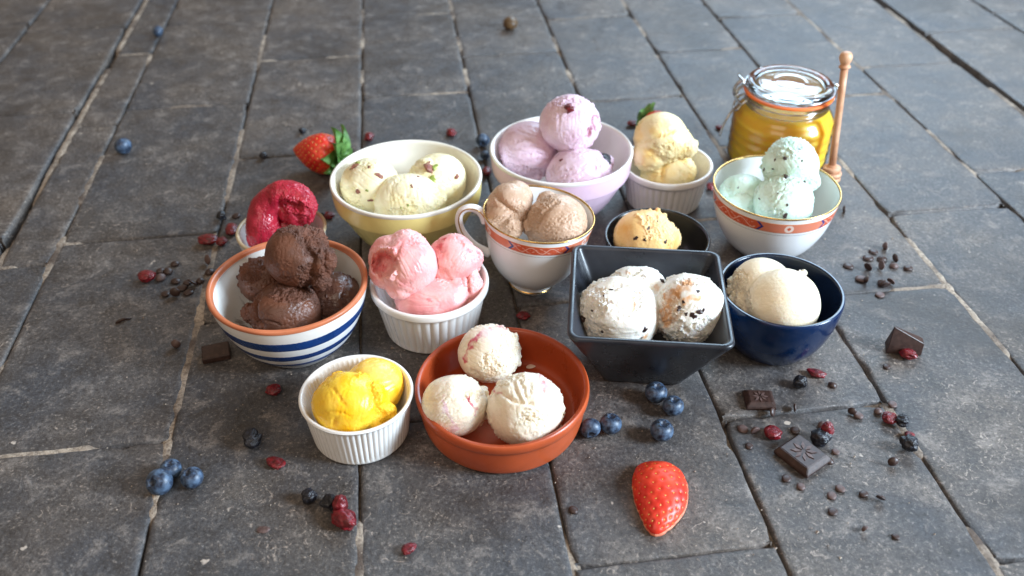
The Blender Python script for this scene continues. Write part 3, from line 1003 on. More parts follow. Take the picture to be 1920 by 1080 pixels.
# pistachio in the yellow bowl
scoop('yellow', 'pist', 'pale pistachio scoop at the left of the yellow mixing bowl', (695, 347, .060, 53), axis=(.1, -.5, .8), bits=[('s', 712, 331, 10), ('s', 671, 360, 11), ('s', 664, 311, 13), ('p', 670, 307, 11), ('s', 695, 376, 8), ('p', 688, 358, 5), ('s', 693, 312, 8)], ft=[('t', 660, 372, 18, 22, .0), ('t', 690, 312, 20, 8, .0)])
scoop('yellow', 'pist', 'pale pistachio scoop at the right of the yellow bowl with nut pieces on top', (822, 338, .060, 51), axis=(.3, -.4, .8), bits=[('s', 806, 313, 20), ('p', 812, 336, 15), ('p', 775, 305, 12), ('s', 856, 331, 8), ('p', 815, 312, 10)], extra=[(800, 322, .074, 26)], ft=[('c', [(825, 315), (845, 325), (858, 345)], 4, .05), ('c', [(835, 330), (850, 345), (855, 362)], 4, .05), ('t', 790, 312, 20, 10, .02)])
scoop('yellow', 'pist', 'front pistachio scoop of the three in the yellow bowl', (768, 378, .055, 59), axis=(-.1, -.55, .75), stretch=(1.06, .95, .84), bits=[('s', 772, 349, 7), ('s', 784, 331, 6), ('p', 752, 389, 5), ('p', 765, 385, 5), ('p', 832, 358, 6)], extra=[(820, 375, .056, 22)], ft=[('c', [(728, 372), (760, 368), (795, 376)], 3.5, .05), ('c', [(735, 383), (770, 379), (800, 386)], 3, .04), ('t', 775, 397, 45, 9, .03), ('t', 828, 372, 16, 24, .02)])

# mauve berry in the lilac bowl
scoop('lav', 'lila', 'mauve scoop at the left of the lilac bowl', (992, 281, .062, 54), axis=(0, -.45, .85), stretch=(1, 1, .90), ft=[('c', [(958, 268), (985, 260), (1012, 268)], 3, .04), ('c', [(962, 280), (995, 272), (1030, 280)], 3, .045), ('c', [(975, 293), (1005, 285), (1035, 293)], 3, .04), ('c', [(990, 305), (1015, 298), (1038, 303)], 3, .04), ('t', 985, 322, 40, 9, .03)])
scoop('lav', 'lila', 'front mauve scoop with a dark berry at its side in the lilac bowl', (1086, 330, .054, 57), axis=(-.15, -.5, .8), stretch=(1.05, 1, .86), bits=[('d', 1136, 298, 18), ('b', 1052, 300, 8), ('d', 1144, 306, 10)], extra=[(1133, 308, .058, 18)], ft=[('t', 1135, 308, 18, 22, .0), ('c', [(1050, 322), (1080, 312), (1115, 318)], 3, .035), ('c', [(1045, 334), (1080, 324), (1112, 332)], 3, .035)])
scoop('lav', 'lila', 'highest mauve scoop with a red berry piece on top in the lilac bowl', (1069, 232, .098, 54), axis=(-.2, -.8, .45), torn=.16, bits=[('b', 1066, 202, 18)], ft=[('c', [(1116, 222), (1114, 240), (1102, 256)], 4, .10), ('t', 1070, 190, 40, 9, .0)], patches=[([(1117, 220), (1115, 240), (1102, 257)], 5, srgb(148, 62, 86), .9)])

# honey
scoop('honey', 'hony', 'lower piece of pale honey ice cream inside the fluted ramekin', (1252, 322, .036, 45), axis=(0, -.3, .9), stretch=(1.1, 1, .8), torn=.55, ft=[('c', [(1245, 305), (1240, 325), (1242, 342)], 6, .16), ('t', 1215, 325, 16, 18, .04)])
scoop('honey', 'hony', 'tall folded scoop of pale honey ice cream above the fluted ramekin', (1240, 260, .074, 48), axis=(-.3, -.3, .9), extra=[(1220, 290, .060, 33), (1288, 277, .068, 20), (1272, 270, .070, 30), (1300, 270, .070, 10)], stretch=(1, 1, 1.0), ft=[('c', [(1192, 268), (1220, 262), (1250, 248), (1280, 236)], 4, .09), ('t', 1255, 285, 38, 20, .02), ('t', 1298, 275, 14, 18, .0)], patches=[(1260, 258, 20, srgb(246, 206, 120), .4), (1215, 300, 22, srgb(242, 190, 90), .35)])

# mint
scoop('mint', 'mint', 'mint scoop at the left of the porcelain bowl, lowest of the three', (1393, 371, .047, 45), axis=(-.1, -.5, .85), bits=[('c', 1384, 352, 5)], ft=[('c', [(1362, 372), (1385, 360), (1412, 368)], 3, .05), ('t', 1420, 385, 16, 22, .04)])
scoop('mint', 'mint', 'top mint scoop with dark chocolate flecks in the porcelain bowl', (1483, 309, .082, 50), axis=(-.1, -.75, .5), bits=[('c', 1472, 297, 10), ('c', 1498, 280, 10), ('c', 1453, 299, 7), ('c', 1450, 317, 7), ('c', 1433, 318, 8), ('c', 1503, 302, 5)], extra=[(1516, 338, .072, 22)], ft=[('t', 1485, 282, 44, 16, .02), ('t', 1522, 345, 14, 16, .0), ('r', [(1448, 290), (1475, 280), (1500, 283)], 5, .04)])
scoop('mint', 'mint', 'front mint scoop leaning on the others in the porcelain bowl', (1468, 378, .058, 53), axis=(-.1, -.7, .65), bits=[('c', 1474, 331, 12), ('c', 1508, 341, 9), ('c', 1474, 404, 10), ('c', 1476, 385, 7), ('c', 1424, 373, 6), ('c', 1459, 362, 5)], ft=[('c', [(1445, 375), (1462, 358), (1478, 350)], 3, .04), ('c', [(1450, 388), (1468, 368), (1484, 358)], 3, .04), ('t', 1525, 375, 10, 28, .0), ('t', 1490, 336, 34, 7, .0)])

# coffee in the cup
scoop('cup', 'coff', 'split coffee scoop at the left of the tea cup by the handle', (955, 388, .082, 44), axis=(-.2, -.6, .65), extra=[(938, 410, .078, 30), (967, 372, .084, 34), (958, 428, .074, 24)], stretch=(.95, 1, 1), ft=[('c', [(926, 360), (940, 378), (958, 394), (974, 404)], 6, .20), ('t', 975, 412, 14, 28, .03), ('t', 940, 425, 26, 18, .0)])
scoop('cup', 'coff', 'striated coffee scoop at the right of the tea cup', (1045, 416, .076, 54), axis=(.2, -.65, .7), stdir=(.3, -.2, 1), stretch=(1.02, 1, .88), extra=[(1027, 380, .084, 22), (1000, 425, .074, 20)], ft=[('c', [(1042, 382), (1022, 396), (1008, 420)], 4, .08), ('t', 1000, 415, 14, 30, .02), ('t', 1030, 378, 24, 10, .0), ('t', 1080, 450, 26, 8, .0)])

# strawberry in the fluted ramekin
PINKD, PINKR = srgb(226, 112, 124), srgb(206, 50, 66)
scoop('pink', 'pink', 'front pink strawberry scoop low in the fluted ramekin', (808, 556, .044, 58), axis=(-.2, -.5, .8), stretch=(1.15, .9, .66), extra=[(880, 536, .050, 26), (850, 545, .046, 34), (884, 520, .056, 18, (.7, 1, 1.2))], ft=[('t', 828, 522, 20, 12, .02), ('t', 888, 520, 18, 24, .02), ('c', [(872, 508), (876, 530), (880, 552)], 4, .12)], patches=[(805, 563, 7, PINKR, .5), (835, 525, 14, srgb(246, 210, 206), .6), (880, 545, 6, PINKR, .7)])
scoop('pink', 'pink', 'pink strawberry scoop at the back right of the fluted ramekin with red fruit bits', (850, 485, .068, 46), axis=(.1, -.65, .65), extra=[(866, 482, .068, 36, (1.1, .9, .8)), (836, 498, .064, 34)], ft=[('c', [(812, 470), (816, 495), (840, 520)], 4, .06), ('t', 892, 476, 10, 16, .03), ('t', 822, 462, 10, 14, .03), ('r', [(868, 452), (885, 466), (897, 486)], 4, .06)], patches=[(833, 448, 6, PINKR, .9), (825, 462, 11, PINKR, .6), (880, 470, 8, PINKD, .6), (818, 496, 4, PINKR, .8), (897, 476, 10, PINKR, .5)])
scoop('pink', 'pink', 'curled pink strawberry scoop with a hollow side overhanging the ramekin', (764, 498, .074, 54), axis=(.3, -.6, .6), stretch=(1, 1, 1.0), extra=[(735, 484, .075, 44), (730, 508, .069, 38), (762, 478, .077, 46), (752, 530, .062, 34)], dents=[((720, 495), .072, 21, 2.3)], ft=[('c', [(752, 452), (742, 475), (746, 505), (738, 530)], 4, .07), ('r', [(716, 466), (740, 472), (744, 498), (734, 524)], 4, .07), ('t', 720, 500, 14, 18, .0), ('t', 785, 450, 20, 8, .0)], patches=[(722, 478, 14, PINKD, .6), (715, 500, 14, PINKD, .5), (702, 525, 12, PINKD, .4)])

# crimson sorbet: one curled stroke
scoop('sorb', 'sorb', 'curled crimson berry sorbet in the small pale bowl', (545, 428, .040, 34), axis=(0, -.6, .8), rim=6,
      path=[(492, 446, .040, 27), (492, 425, .052, 30), (496, 402, .062, 30), (508, 380, .072, 30), (530, 366, .080, 27), (556, 368, .080, 25), (574, 382, .074, 20), (574, 402, .064, 17), (560, 412, .056, 14)],
      extra=[(550, 392, .066, 30), (520, 440, .040, 26), (560, 415, .054, 20)], ft=[('r', [(545, 372), (556, 380), (566, 378), (578, 388)], 4, .16), ('r', [(540, 392), (556, 398), (572, 398)], 4, .12), ('c', [(536, 380), (548, 388), (562, 390)], 3, .16), ('t', 560, 395, 24, 20, .04), ('c', [(528, 362), (522, 382), (532, 402), (540, 420)], 4, .12), ('t', 552, 386, 18, 12, .05), ('c', [(538, 350), (556, 348), (572, 358)], 2.5, .06), ('c', [(505, 365), (498, 390), (497, 420)], 3, .04), ('r', [(532, 372), (548, 368), (562, 376)], 4, .07), ('t', 585, 378, 8, 16, .03)],
      patches=[(520, 345, 20, srgb(196, 60, 74), .35), (560, 372, 12, srgb(200, 64, 70), .4)], res=34, stdir=(.3, 0, 1), sm=6)

# chip ice cream in the black bowl
scoop('black', 'pean', 'rounded yellow scoop with dark chips in the black bowl', (1208, 446, .040, 54), axis=(-.5, -.6, .45), extra=[(1244, 448, .036, 32)], bits=[('c', 1217, 428, 12), ('c', 1192, 447, 14), ('c', 1209, 450, 8), ('c', 1248, 454, 9), ('c', 1232, 414, 8), ('c', 1215, 404, 5)], ft=[('t', 1238, 425, 32, 26, .03), ('r', [(1190, 402), (1208, 416), (1214, 440)], 4, .03)], patches=[(1168, 440, 26, srgb(238, 178, 84), .6)])

# caramel swirl in the square bowl
CARA = srgb(214, 148, 84)
scoop('sq', 'cara', 'white caramel swirl scoop at the back of the square bowl', (1192, 552, .051, 58), axis=(0, -.5, .85), bits=[('c', 1241, 527, 7), ('c', 1209, 543, 9)], patches=[(1160, 524, 10, CARA, .6), (1232, 540, 8, CARA, .4), (1180, 513, 7, CARA, .5)], stretch=(1.05, 1, .85), ft=[('t', 1210, 510, 36, 9, .0), ('t', 1150, 520, 14, 16, .0)])
scoop('sq', 'cara', 'broad white scoop with few dark chips at the left of the square bowl', (1160, 587, .052, 71), axis=(.05, -.7, .65), bits=[('c', 1093, 597, 16), ('c', 1146, 543, 5), ('c', 1209, 618, 11), ('c', 1129, 621, 7), ('c', 1111, 584, 6), ('c', 1132, 555, 4)], patches=[([(1196, 552), (1190, 566), (1188, 582)], 5, CARA, .8), (1098, 615, 8, CARA, .5), (1210, 631, 8, CARA, .8)], extra=[(1106, 592, .050, 26), (1120, 562, .055, 26), (1088, 577, .052, 8)], stretch=(1.05, 1, .9), ft=[('t', 1112, 570, 28, 34, .02), ('t', 1195, 560, 12, 26, .03), ('c', [(1135, 545), (1165, 535), (1195, 545)], 4, .05), ('c', [(1150, 600), (1180, 590), (1205, 600)], 3, .03), ('t', 1115, 618, 24, 14, .0)])
scoop('sq', 'cara', 'white scoop with a wide caramel ribbon at the right of the square bowl', (1290, 579, .056, 64), axis=(.2, -.65, .65), bits=[('c', 1300, 592, 13), ('c', 1274, 578, 10), ('c', 1309, 546, 9), ('c', 1312, 583, 9), ('c', 1319, 581, 6), ('c', 1281, 567, 5), ('c', 1286, 589, 6)], patches=[([(1292, 528), (1272, 542), (1252, 560), (1246, 585), (1254, 606)], 15, CARA, .85), ([(1280, 570), (1295, 560), (1308, 562)], 7, srgb(232, 164, 90), .8), ([(1275, 545), (1262, 575), (1268, 600)], 9, srgb(214, 160, 104), .6), (1240, 622, 14, srgb(120, 70, 40), .7)], stretch=(1, 1, 1.0), ft=[('t', 1256, 575, 24, 40, .025), ('t', 1295, 528, 34, 10, .0), ('t', 1318, 610, 22, 16, .02)])

# vanilla
scoop('navy', 'vani', 'vanilla scoop at the back of the navy bowl', (1428, 537, .050, 54), axis=(.1, -.5, .8), rim=6, extra=[(1380, 532, .048, 17), (1388, 520, .050, 13), (1372, 545, .046, 12), (1500, 517, .053, 10), (1507, 512, .054, 7)], ft=[('t', 1380, 535, 24, 30, .0), ('t', 1505, 516, 14, 14, .0)])
scoop('navy', 'vani', 'smooth round vanilla scoop at the front of the navy bowl', (1466, 569, .050, 65), axis=(.2, -.7, .65), rim=0, torn=.0, extra=[(1390, 565, .046, 18), (1380, 553, .046, 13), (1402, 578, .046, 14), (1372, 562, .045, 9), (1525, 610, .040, 8)], stretch=(1.02, 1, .95), ft=[('t', 1388, 565, 20, 26, .0)])

# yellow sorbet
scoop('ramY', 'lemn', 'paler yellow sorbet scoop at the back of the small ribbed ramekin', (700, 726, .034, 55), axis=(.35, -.4, .8), torn=.1, patches=[(715, 690, 45, srgb(254, 208, 108), .85)])
scoop('ramY', 'lemn', 'bright yellow sorbet scoop at the front of the small ribbed ramekin', (652, 757, .040, 61), axis=(-.1, -.65, .7), extra=[(698, 752, .042, 34), (728, 772, .034, 20), (702, 786, .030, 24)], stretch=(1.02, 1, .9), ft=[('t', 724, 775, 24, 18, .03), ('r', [(672, 702), (695, 712), (708, 735), (712, 752)], 6, .05), ('c', [(690, 722), (700, 745), (690, 765)], 4, .05), ('c', [(625, 730), (640, 752), (650, 762)], 3, .04), ('c', [(600, 775), (630, 772), (660, 780)], 3, .03), ('c', [(625, 800), (628, 785)], 4, .05)])

# raspberry ripple
RASP = srgb(206, 96, 122)
scoop('terra', 'rasp', 'rearmost ripple scoop with a pink streak in the terracotta dish', (918, 663, .036, 55), axis=(-.3, -.65, .6), ft=[('t', 925, 678, 26, 22, .02), ('t', 955, 640, 18, 30, .0), ('c', [(885, 690), (892, 700), (900, 712)], 4, .08)], patches=[([(904, 628), (893, 633), (884, 645), (878, 658), (872, 674)], 5.5, srgb(196, 60, 92), .9), ([(925, 616), (940, 613), (950, 620)], 5, RASP, .6), (908, 625, 18, srgb(238, 200, 206), .6), (920, 700, 16, srgb(214, 172, 130), .6)])
scoop('terra', 'rasp', 'left ripple scoop with a red fruit fleck in the terracotta dish', (853, 759, .034, 58), axis=(-.15, -.65, .7), torn=.14, ft=[('t', 884, 742, 22, 12, .035), ('c', [(797, 752), (808, 750), (820, 752)], 3, .06), ('c', [(862, 728), (872, 740), (868, 752)], 3, .05)], patches=[([(880, 745), (882, 757), (892, 764)], 5.5, srgb(176, 36, 62), .95), ([(888, 770), (887, 780)], 3, RASP, .8), ([(830, 748), (836, 770), (850, 795), (858, 806)], 5, srgb(222, 176, 194), .7), (882, 735, 10, srgb(220, 184, 140), .6), (832, 768, 9, srgb(232, 206, 212), .6), (850, 804, 12, srgb(222, 180, 190), .6)])
scoop('terra', 'rasp', 'right ripple scoop, largest and most furrowed in the terracotta dish', (986, 767, .036, 68), axis=(0, -.65, .7), ft=[('c', [(958, 712), (968, 735), (978, 755)], 3.5, .05), ('c', [(972, 705), (982, 730), (990, 755)], 3.5, .05), ('c', [(992, 704), (994, 730), (996, 755)], 3.5, .05), ('c', [(942, 738), (960, 750), (980, 756), (998, 757)], 4, .10), ('c', [(930, 745), (940, 762)], 3, .04), ('t', 1000, 782, 34, 16, .04), ('t', 1020, 718, 20, 16, .02), ('c', [(1030, 782), (1045, 778), (1060, 780)], 4, .08)], patches=[(1022, 722, 13, srgb(232, 178, 186), .7), ([(928, 730), (938, 738)], 4, RASP, .8), ([(1012, 706), (1024, 720), (1020, 735)], 8, srgb(222, 150, 166), .7), (1000, 785, 14, srgb(228, 198, 150), .4), (955, 745, 10, srgb(230, 202, 176), .5), (1035, 800, 16, srgb(232, 196, 188), .5)])

for px, py, s in ((987, 638, 6), (996, 687, 11)):
    z = .0062 if py > 660 else .030
    p = at(px, py, .0064 if py > 660 else .024)
    if py < 660: continue
    v, f = lathe(chaikin([(.0, 0), (1, 0), (.9, .35), (0, .5)], 2), 20)
    o = link('cream_drop', mesh('cream_drop', [(a * .005, b2 * .0028, c2 * .0018) for a, b2, c2 in v], f, M_DROP), None, p, (0, 0, .4))
    tag(o, 'small drop of melted cream on the terracotta dish floor', 'drop')

# ------------------------------------------------------------------ honey jar and dipper
JC = (.3180, .9390)
jar = empty('honey_jar', (JC[0], JC[1], 0))
tag(jar, 'ridged glass clip jar of amber honey with orange gasket', 'jar')
prof = []
for i in range(71):
    z = .002 + .0735 * i / 70
    if z < .012: rr = .0520 + .0060 * math.sin(math.pi / 2 * (z - .002) / .010)
    elif z < .056: rr = .0580
    else: rr = .0465 + .0115 * math.cos(math.pi / 2 * (z - .056) / .0195) ** .8
    if .006 < z < .068: rr += .00035 * math.sin(2 * math.pi * z / .0115)
    prof.append((rr, z))
inner = [(r - .0020, z) for r, z in prof]
hv, hf = lathe([(0, .0045), (.046, .0045)] + [p for p in inner if .005 < p[1] < .0725] + [(0, .0722)], 112)
link('honey', mesh('honey', hv, hf, HONEY), jar)
gv, gf = lathe(chaikin([(0, .0008), (.047, .0008), (.0490, 0)], 1) + prof + [(.0462, .0768)], 112)
gbody = link('glass_body', mesh('glass_body', gv, gf, THIN), jar)
nv, nf = lathe(chaikin([(.0440, .0765), (.0468, .0765), (.0482, .0785), (.0482, .0805), (.0466, .0825), (.0462, .0850), (.0470, .0880), (.0478, .0895), (.0478, .0906), (.0440, .0908), (.0425, .0900), (.0422, .0775), (.0440, .0765)], 1), 112)
link('glass_neck', mesh('glass_neck', nv, nf, LID), jar)
v, f = lathe(chaikin([(.0420, .0912), (.0490, .0908), (.0505, .0914), (.0507, .0930), (.0492, .0940), (.0420, .0940), (.0420, .0912)], 1), 112)
link('rubber_gasket', mesh('rubber_gasket', v, f, GASKET), jar)
v, f = lathe(chaikin([(0, .0960), (.0380, .0955), (.0430, .0943), (.0475, .0943), (.0488, .0955), (.0492, .0995), (.0484, .1030), (.0462, .1046), (.0430, .1050), (.0400, .1046), (.0380, .1032), (.0360, .1024), (.0340, .1028), (.0325, .1036), (.0280, .1040), (.0200, .1044), (.0165, .1040), (.0145, .1042), (0, .1046)], 2), 112)
link('glass_lid', mesh('glass_lid', v, f, LID), jar)
def wire(name, pts, rad, parent, n=6):
    v, f = tube(spline(pts, n), rad, 8)
    return link(name, mesh(name, v, f, STEEL), parent)
for z, rr in ((.0848, .0474), (.0985, .0502)):
    v, f = tube([(math.cos(2 * math.pi * k / 64) * rr, math.sin(2 * math.pi * k / 64) * rr, z) for k in range(65)], .0008, 8, False)
    link('wire_band', mesh('wire_band', v, f, STEEL), jar)
# clasp at the left, hinge at the right
cl = wire('clasp', [(-.048, -.009, .0990), (-.0530, -.010, .1030), (-.0575, -.009, .1090), (-.0600, 0, .1110), (-.0575, .009, .1090), (-.0530, .010, .1030), (-.048, .009, .0990)], .0013, jar)
wire('clasp_loop', [(-.048, -.009, .0850), (-.0545, -.010, .0800), (-.0580, -.009, .0730), (-.0595, 0, .0700), (-.0580, .009, .0730), (-.0545, .010, .0800), (-.048, .009, .0850)], .0013, cl)
for sy in (-.007, .007):
    wire('clasp_link', [(-.0540, sy, .1035), (-.0605, sy * .8, .0960), (-.0610, sy * .8, .0870), (-.0550, sy, .0795)], .0018, cl)
wire('clasp_pin', [(-.0605, -.010, .0915), (-.0612, 0, .0917), (-.0605, .010, .0915)], .0020, cl)
wire('lever', [(-.0590, 0, .0720), (-.0660, -.006, .0650), (-.0715, -.010, .0540), (-.0745, -.012, .0420)], .0012, cl)
hg = wire('hinge', [(.0490, -.008, .0985), (.0560, -.008, .0965), (.0600, -.007, .0905), (.0560, -.007, .0850), (.0475, -.008, .0850)], .0013, jar)
wire('hinge_loop', [(.0490, .008, .0985), (.0560, .008, .0965), (.0600, .007, .0905), (.0560, .007, .0850), (.0475, .008, .0850)], .0013, hg)
wire('hinge_pin', [(.0585, -.012, .0945), (.0590, 0, .0947), (.0585, .012, .0945)], .0015, hg)

A, T = at(1557, 336, .010), at(1586, 108, .150)
ax = (T - A); L = ax.length
dp = empty('honey_dipper', A)
dp.rotation_mode = 'QUATERNION'
dp.rotation_quaternion = ax.to_track_quat('Z', 'Y')
tag(dp, 'pale wooden honey dipper standing upright against the jar', 'dipper')
head = [(0, -.009), (.006, -.0085)]
for k in range(4):
    z = -.007 + k * .0062
    w = (.0085, .0108, .0115, .0100)[k]
    head += [(w * .96, z), (w, z + .001), (w, z + .0028), (w * .96, z + .0038), (w * .55, z + .0042), (w * .55, z + .0060)]
head += [(.0050, .0180), (0, .0182)]
v, f = lathe(head, 40)
link('head', mesh('head', v, f, M_WOOD, False), dp)
v, f = lathe([(0, .0175), (.0042, .0175), (.0039, .05), (.0038, L * .7), (.0040, L - .012), (0, L - .012)], 24)
link('stick', mesh('stick', v, f, M_WOOD), dp)
v, f = lathe(chaikin([(0, L - .0115), (.0060, L - .0115), (.0063, L - .0095), (.0048, L - .0080), (.0046, L - .0070), (.0068, L - .0020), (.0070, L + .0015), (.0055, L + .0052), (.0025, L + .0066), (0, L + .0067)], 2), 32)
link('knob', mesh('knob', v, f, M_WOOD), dp)

# ------------------------------------------------------------------ fruit
def wrinkled(name, size, seed, m, amp=.35, freq=1.25, sub=4):
    bm = bmesh.new(); bmesh.ops.create_icosphere(bm, subdivisions=sub, radius=1.0)
    V = np.array([v.co[:] for v in bm.verts])
    E_ = V * np.array([.7, 1.5, 1.5])
    d = 1 + amp * .9 * fbm(E_ * freq * .8 + seed, 2) - amp * .30 * np.clip(1 - np.abs(noise(E_ * freq * 1.5 + seed + 9)) * 2.5, 0, 1) + amp * .10 * noise(E_ * 6 + seed)
    V = V * d[:, None] * np.array(size)
    V[:, 2] -= V[:, 2].min()
    for v, c in zip(bm.verts, V): v.co = Vector(c)
    me = bpy.data.meshes.new(name); bm.to_mesh(me); bm.free(); me.materials.append(m)
    me.polygons.foreach_set('use_smooth', [True] * len(me.polygons))
    return me

def blueberry_mesh():
    pts = [(0, -1)]
    for k in range(1, 20):
        a = -math.pi / 2 + math.pi * k / 21
        pts.append((math.cos(a), math.sin(a) * .90))
    body = pts[:17] + [(.36, .84), (.30, .82), (.22, .74), (.10, .70), (0, .69)]
    v, f = lathe(body, 40)
    return mesh('body', v, f, M_BERRY)
def crown_mesh():
    verts, faces = [], []
    for k in range(5):
        a0 = 2 * math.pi * k / 5
        b0 = len(verts)
        for (da, r, z) in ((-.5, .27, .78), (.5, .27, .78), (.42, .37, .86), (0, .46, .90), (-.42, .37, .86), (0, .33, .80)):
            verts.append((r * math.cos(a0 + da), r * math.sin(a0 + da), z))
        faces += [(b0, b0 + 1, b0 + 5), (b0 + 1, b0 + 2, b0 + 5), (b0 + 2, b0 + 3, b0 + 5), (b0 + 3, b0 + 4, b0 + 5), (b0 + 4, b0, b0 + 5)]
    return mesh('crown', verts, faces, M_BERRY_CROWN, False)
BB, BC = blueberry_mesh(), crown_mesh()
def blueberry(px, py, rp, tilt, label, group='fresh blueberries', sx=1.0):
    p = at(px, py, .008); r = rp * depth(p) / FPX
    p = at(px, py, r * .9)
    root = empty('blueberry', (p.x, p.y, 0))
    tag(root, label, 'blueberry', group)
    for nm, me in (('body', BB), ('crown', BC)):
        o = link(nm, me, root, (0, 0, r * .93))
        o.scale = (r * sx, r, r)
        o.rotation_euler = tilt
    return root
TU = (R(25), R(-10), 0)
blueberry(231, 274, 16, (R(120), 0, 1), 'lone blueberry at the left edge of the tiles')
blueberry(296, 59, 10, (R(120), 0, 2), 'tiny far blueberry on a pale joint at the top left')
blueberry(299, 904, 25, (R(42), R(-22), 0), 'largest of three blueberries at the lower left')
blueberry(320, 880, 20, (R(10), R(5), 0), 'rear blueberry of the three at the lower left')
blueberry(360, 896, 21, (R(12), R(-14), 0), 'right blueberry of the three at the lower left')
blueberry(905, 263, 13, (R(100), 0, 0), 'blueberry between the yellow and lilac bowls', sx=1.0)
blueberry(909, 291, 9, (R(90), 0, 0), 'small blueberry behind the tea cup in the gap between mixing bowls')
blueberry(1107, 803, 20, (R(90), R(60), 0), 'blueberry touching the terracotta dish', sx=.92)
blueberry(1145, 795, 21, (R(-6), R(2), 0), 'blueberry second nearest the terracotta dish')
blueberry(1230, 736, 21, (R(10), R(5), 0), 'blueberry against the foot of the square bowl')
blueberry(1262, 761, 20, (R(8), R(2), 0), 'blueberry in front of the one touching the square bowl')
blueberry(1241, 807, 22, (R(6), R(5), 0), 'nearest blueberry of those in front of the square bowl')

def lump(name, cat, px, py, sx, sy, ang, seed, m, label, group, hz=.55, amp=.35):
    p = at(px, py, .003); k = depth(p) / FPX
    me = wrinkled(name, (sx * k, sy * k * 1.35, min(sx, sy) * k * hz * 1.5), seed, m, amp)
    o = link(name, me, None, (p.x, p.y, -.0004), (0, 0, R(ang)))
    return tag(o, label, cat, group)
def cran(px, py, sx, sy, ang, label, seed=[0], m=None, hz=.5, amp=.30):
    seed[0] += 1
    return lump('dried_cranberry', 'cranberry', px, py, sx, sy, ang, seed[0] * 3.7, m or M_CRAN, label, 'dried cranberries', hz, amp)
def raisin(px, py, s, label, seed=[40]):
    seed[0] += 1
    return lump('dried_blueberry', 'dried blueberry', px, py, s, s * .8, seed[0] * 40, seed[0] * 2.9, M_RAISIN, label, 'dried blueberries', .8, .42)
cran(513, 731, 15, 10, -20, 'dried cranberry between the striped bowl and the yellow sorbet ramekin')
cran(517, 866, 20, 9, -28, 'slender dried cranberry left of the yellow sorbet ramekin')
cran(646, 978, 30, 15, -38, 'large crumpled dried cranberry in the bottom foreground', hz=.7, amp=.38)
cran(640, 956, 14, 10, 10, 'smaller curled cranberry resting on the large crumpled one in the bottom foreground', hz=1.5)
cran(766, 1027, 15, 9, 50, 'dried cranberry at the bottom edge below the yellow sorbet ramekin')
cran(275, 519, 17, 11, 10, 'lone dried cranberry beside chocolate chips at the left')
cran(390, 450, 19, 10, 0, 'left dried cranberry of the pair left of the small pale bowl')
cran(416, 453, 12, 8, 25, 'right dried cranberry of the pair left of the small pale bowl')
cran(435, 431, 12, 11, 10, 'dried cranberry against the small pale bowl')
cran(616, 403, 12, 7, -10, 'dried cranberry between the small pale bowl and the yellow bowl')
cran(692, 258, 9, 9, 0, 'small dried cranberry above the yellow bowl beside the strawberry')
cran(846, 250, 9, 9, 0, 'small dried cranberry behind the yellow bowl near its right end')
cran(913, 323, 9, 10, 0, 'dried cranberry in the gap above the tea cup')
cran(1186, 231, 11, 6, 0, 'dried cranberry behind the lilac bowl beside green leaves')
cran(981, 591, 14, 8, 0, 'dried cranberry on the joint between tea cup and terracotta dish')
cran(1333, 350, 9, 9, 0, 'dried cranberry between honey ramekin and porcelain bowl')
cran(1349, 237, 7, 5, 0, 'tiny dried cranberry left of the honey jar')
cran(1531, 699, 17, 8, -22, 'dried cranberry below the navy bowl')
cran(1449, 812, 16, 12, 0, 'dried cranberry left of the star stamped chocolate square in front')
cran(1547, 818, 12, 10, -30, 'red dried cranberry on dark fruit at the upper right of a chocolate square', hz=1.4)
cran(1668, 785, 14, 11, -10, 'dried cranberry beside a black one at the right edge')
cran(1702, 664, 17, 11, -35, 'dried cranberry under the broken chocolate shard')
cran(1706, 815, 9, 8, 0, 'dried cranberry above a black berry at the far right')
cran(493, 988, 12, 6, 0, 'flat brownish dried cranberry skin in the bottom left foreground', m=M_CHIP_BLOOM, hz=.15)
raisin(474, 830, 17, 'black dried blueberry with a stalk left of the yellow sorbet ramekin')
raisin(579, 933, 13, 'round black dried blueberry left of the large cranberry')
raisin(620, 946, 16, 'black dried blueberry behind the large cranberry')
raisin(1500, 720, 12, 'black dried blueberry below the navy bowl')
raisin(1689, 790, 12, 'black dried blueberry right of a cranberry at the right edge')
raisin(1703, 838, 16, 'black dried blueberry at the far right below the others')
raisin(415, 406, 9, 'small dried blueberry on the joint behind the small pale bowl')
raisin(1538, 826, 17, 'dark dried berry under a red cranberry behind the chocolate square')
raisin(494, 292, 7, 'tiny dark dried berry left of the whole strawberry')
raisin(567, 246, 7, 'tiny dark dried berry behind the whole strawberry')
raisin(607, 403, 6, 'tiny dark dried berry between small pale bowl and yellow bowl')
o = lump('brown_ball', 'ball', 957, 52, 14, 11, 0, 3.3, M_BROWN, 'small round brown ball at the far middle of the tiles', None, .75, .06)

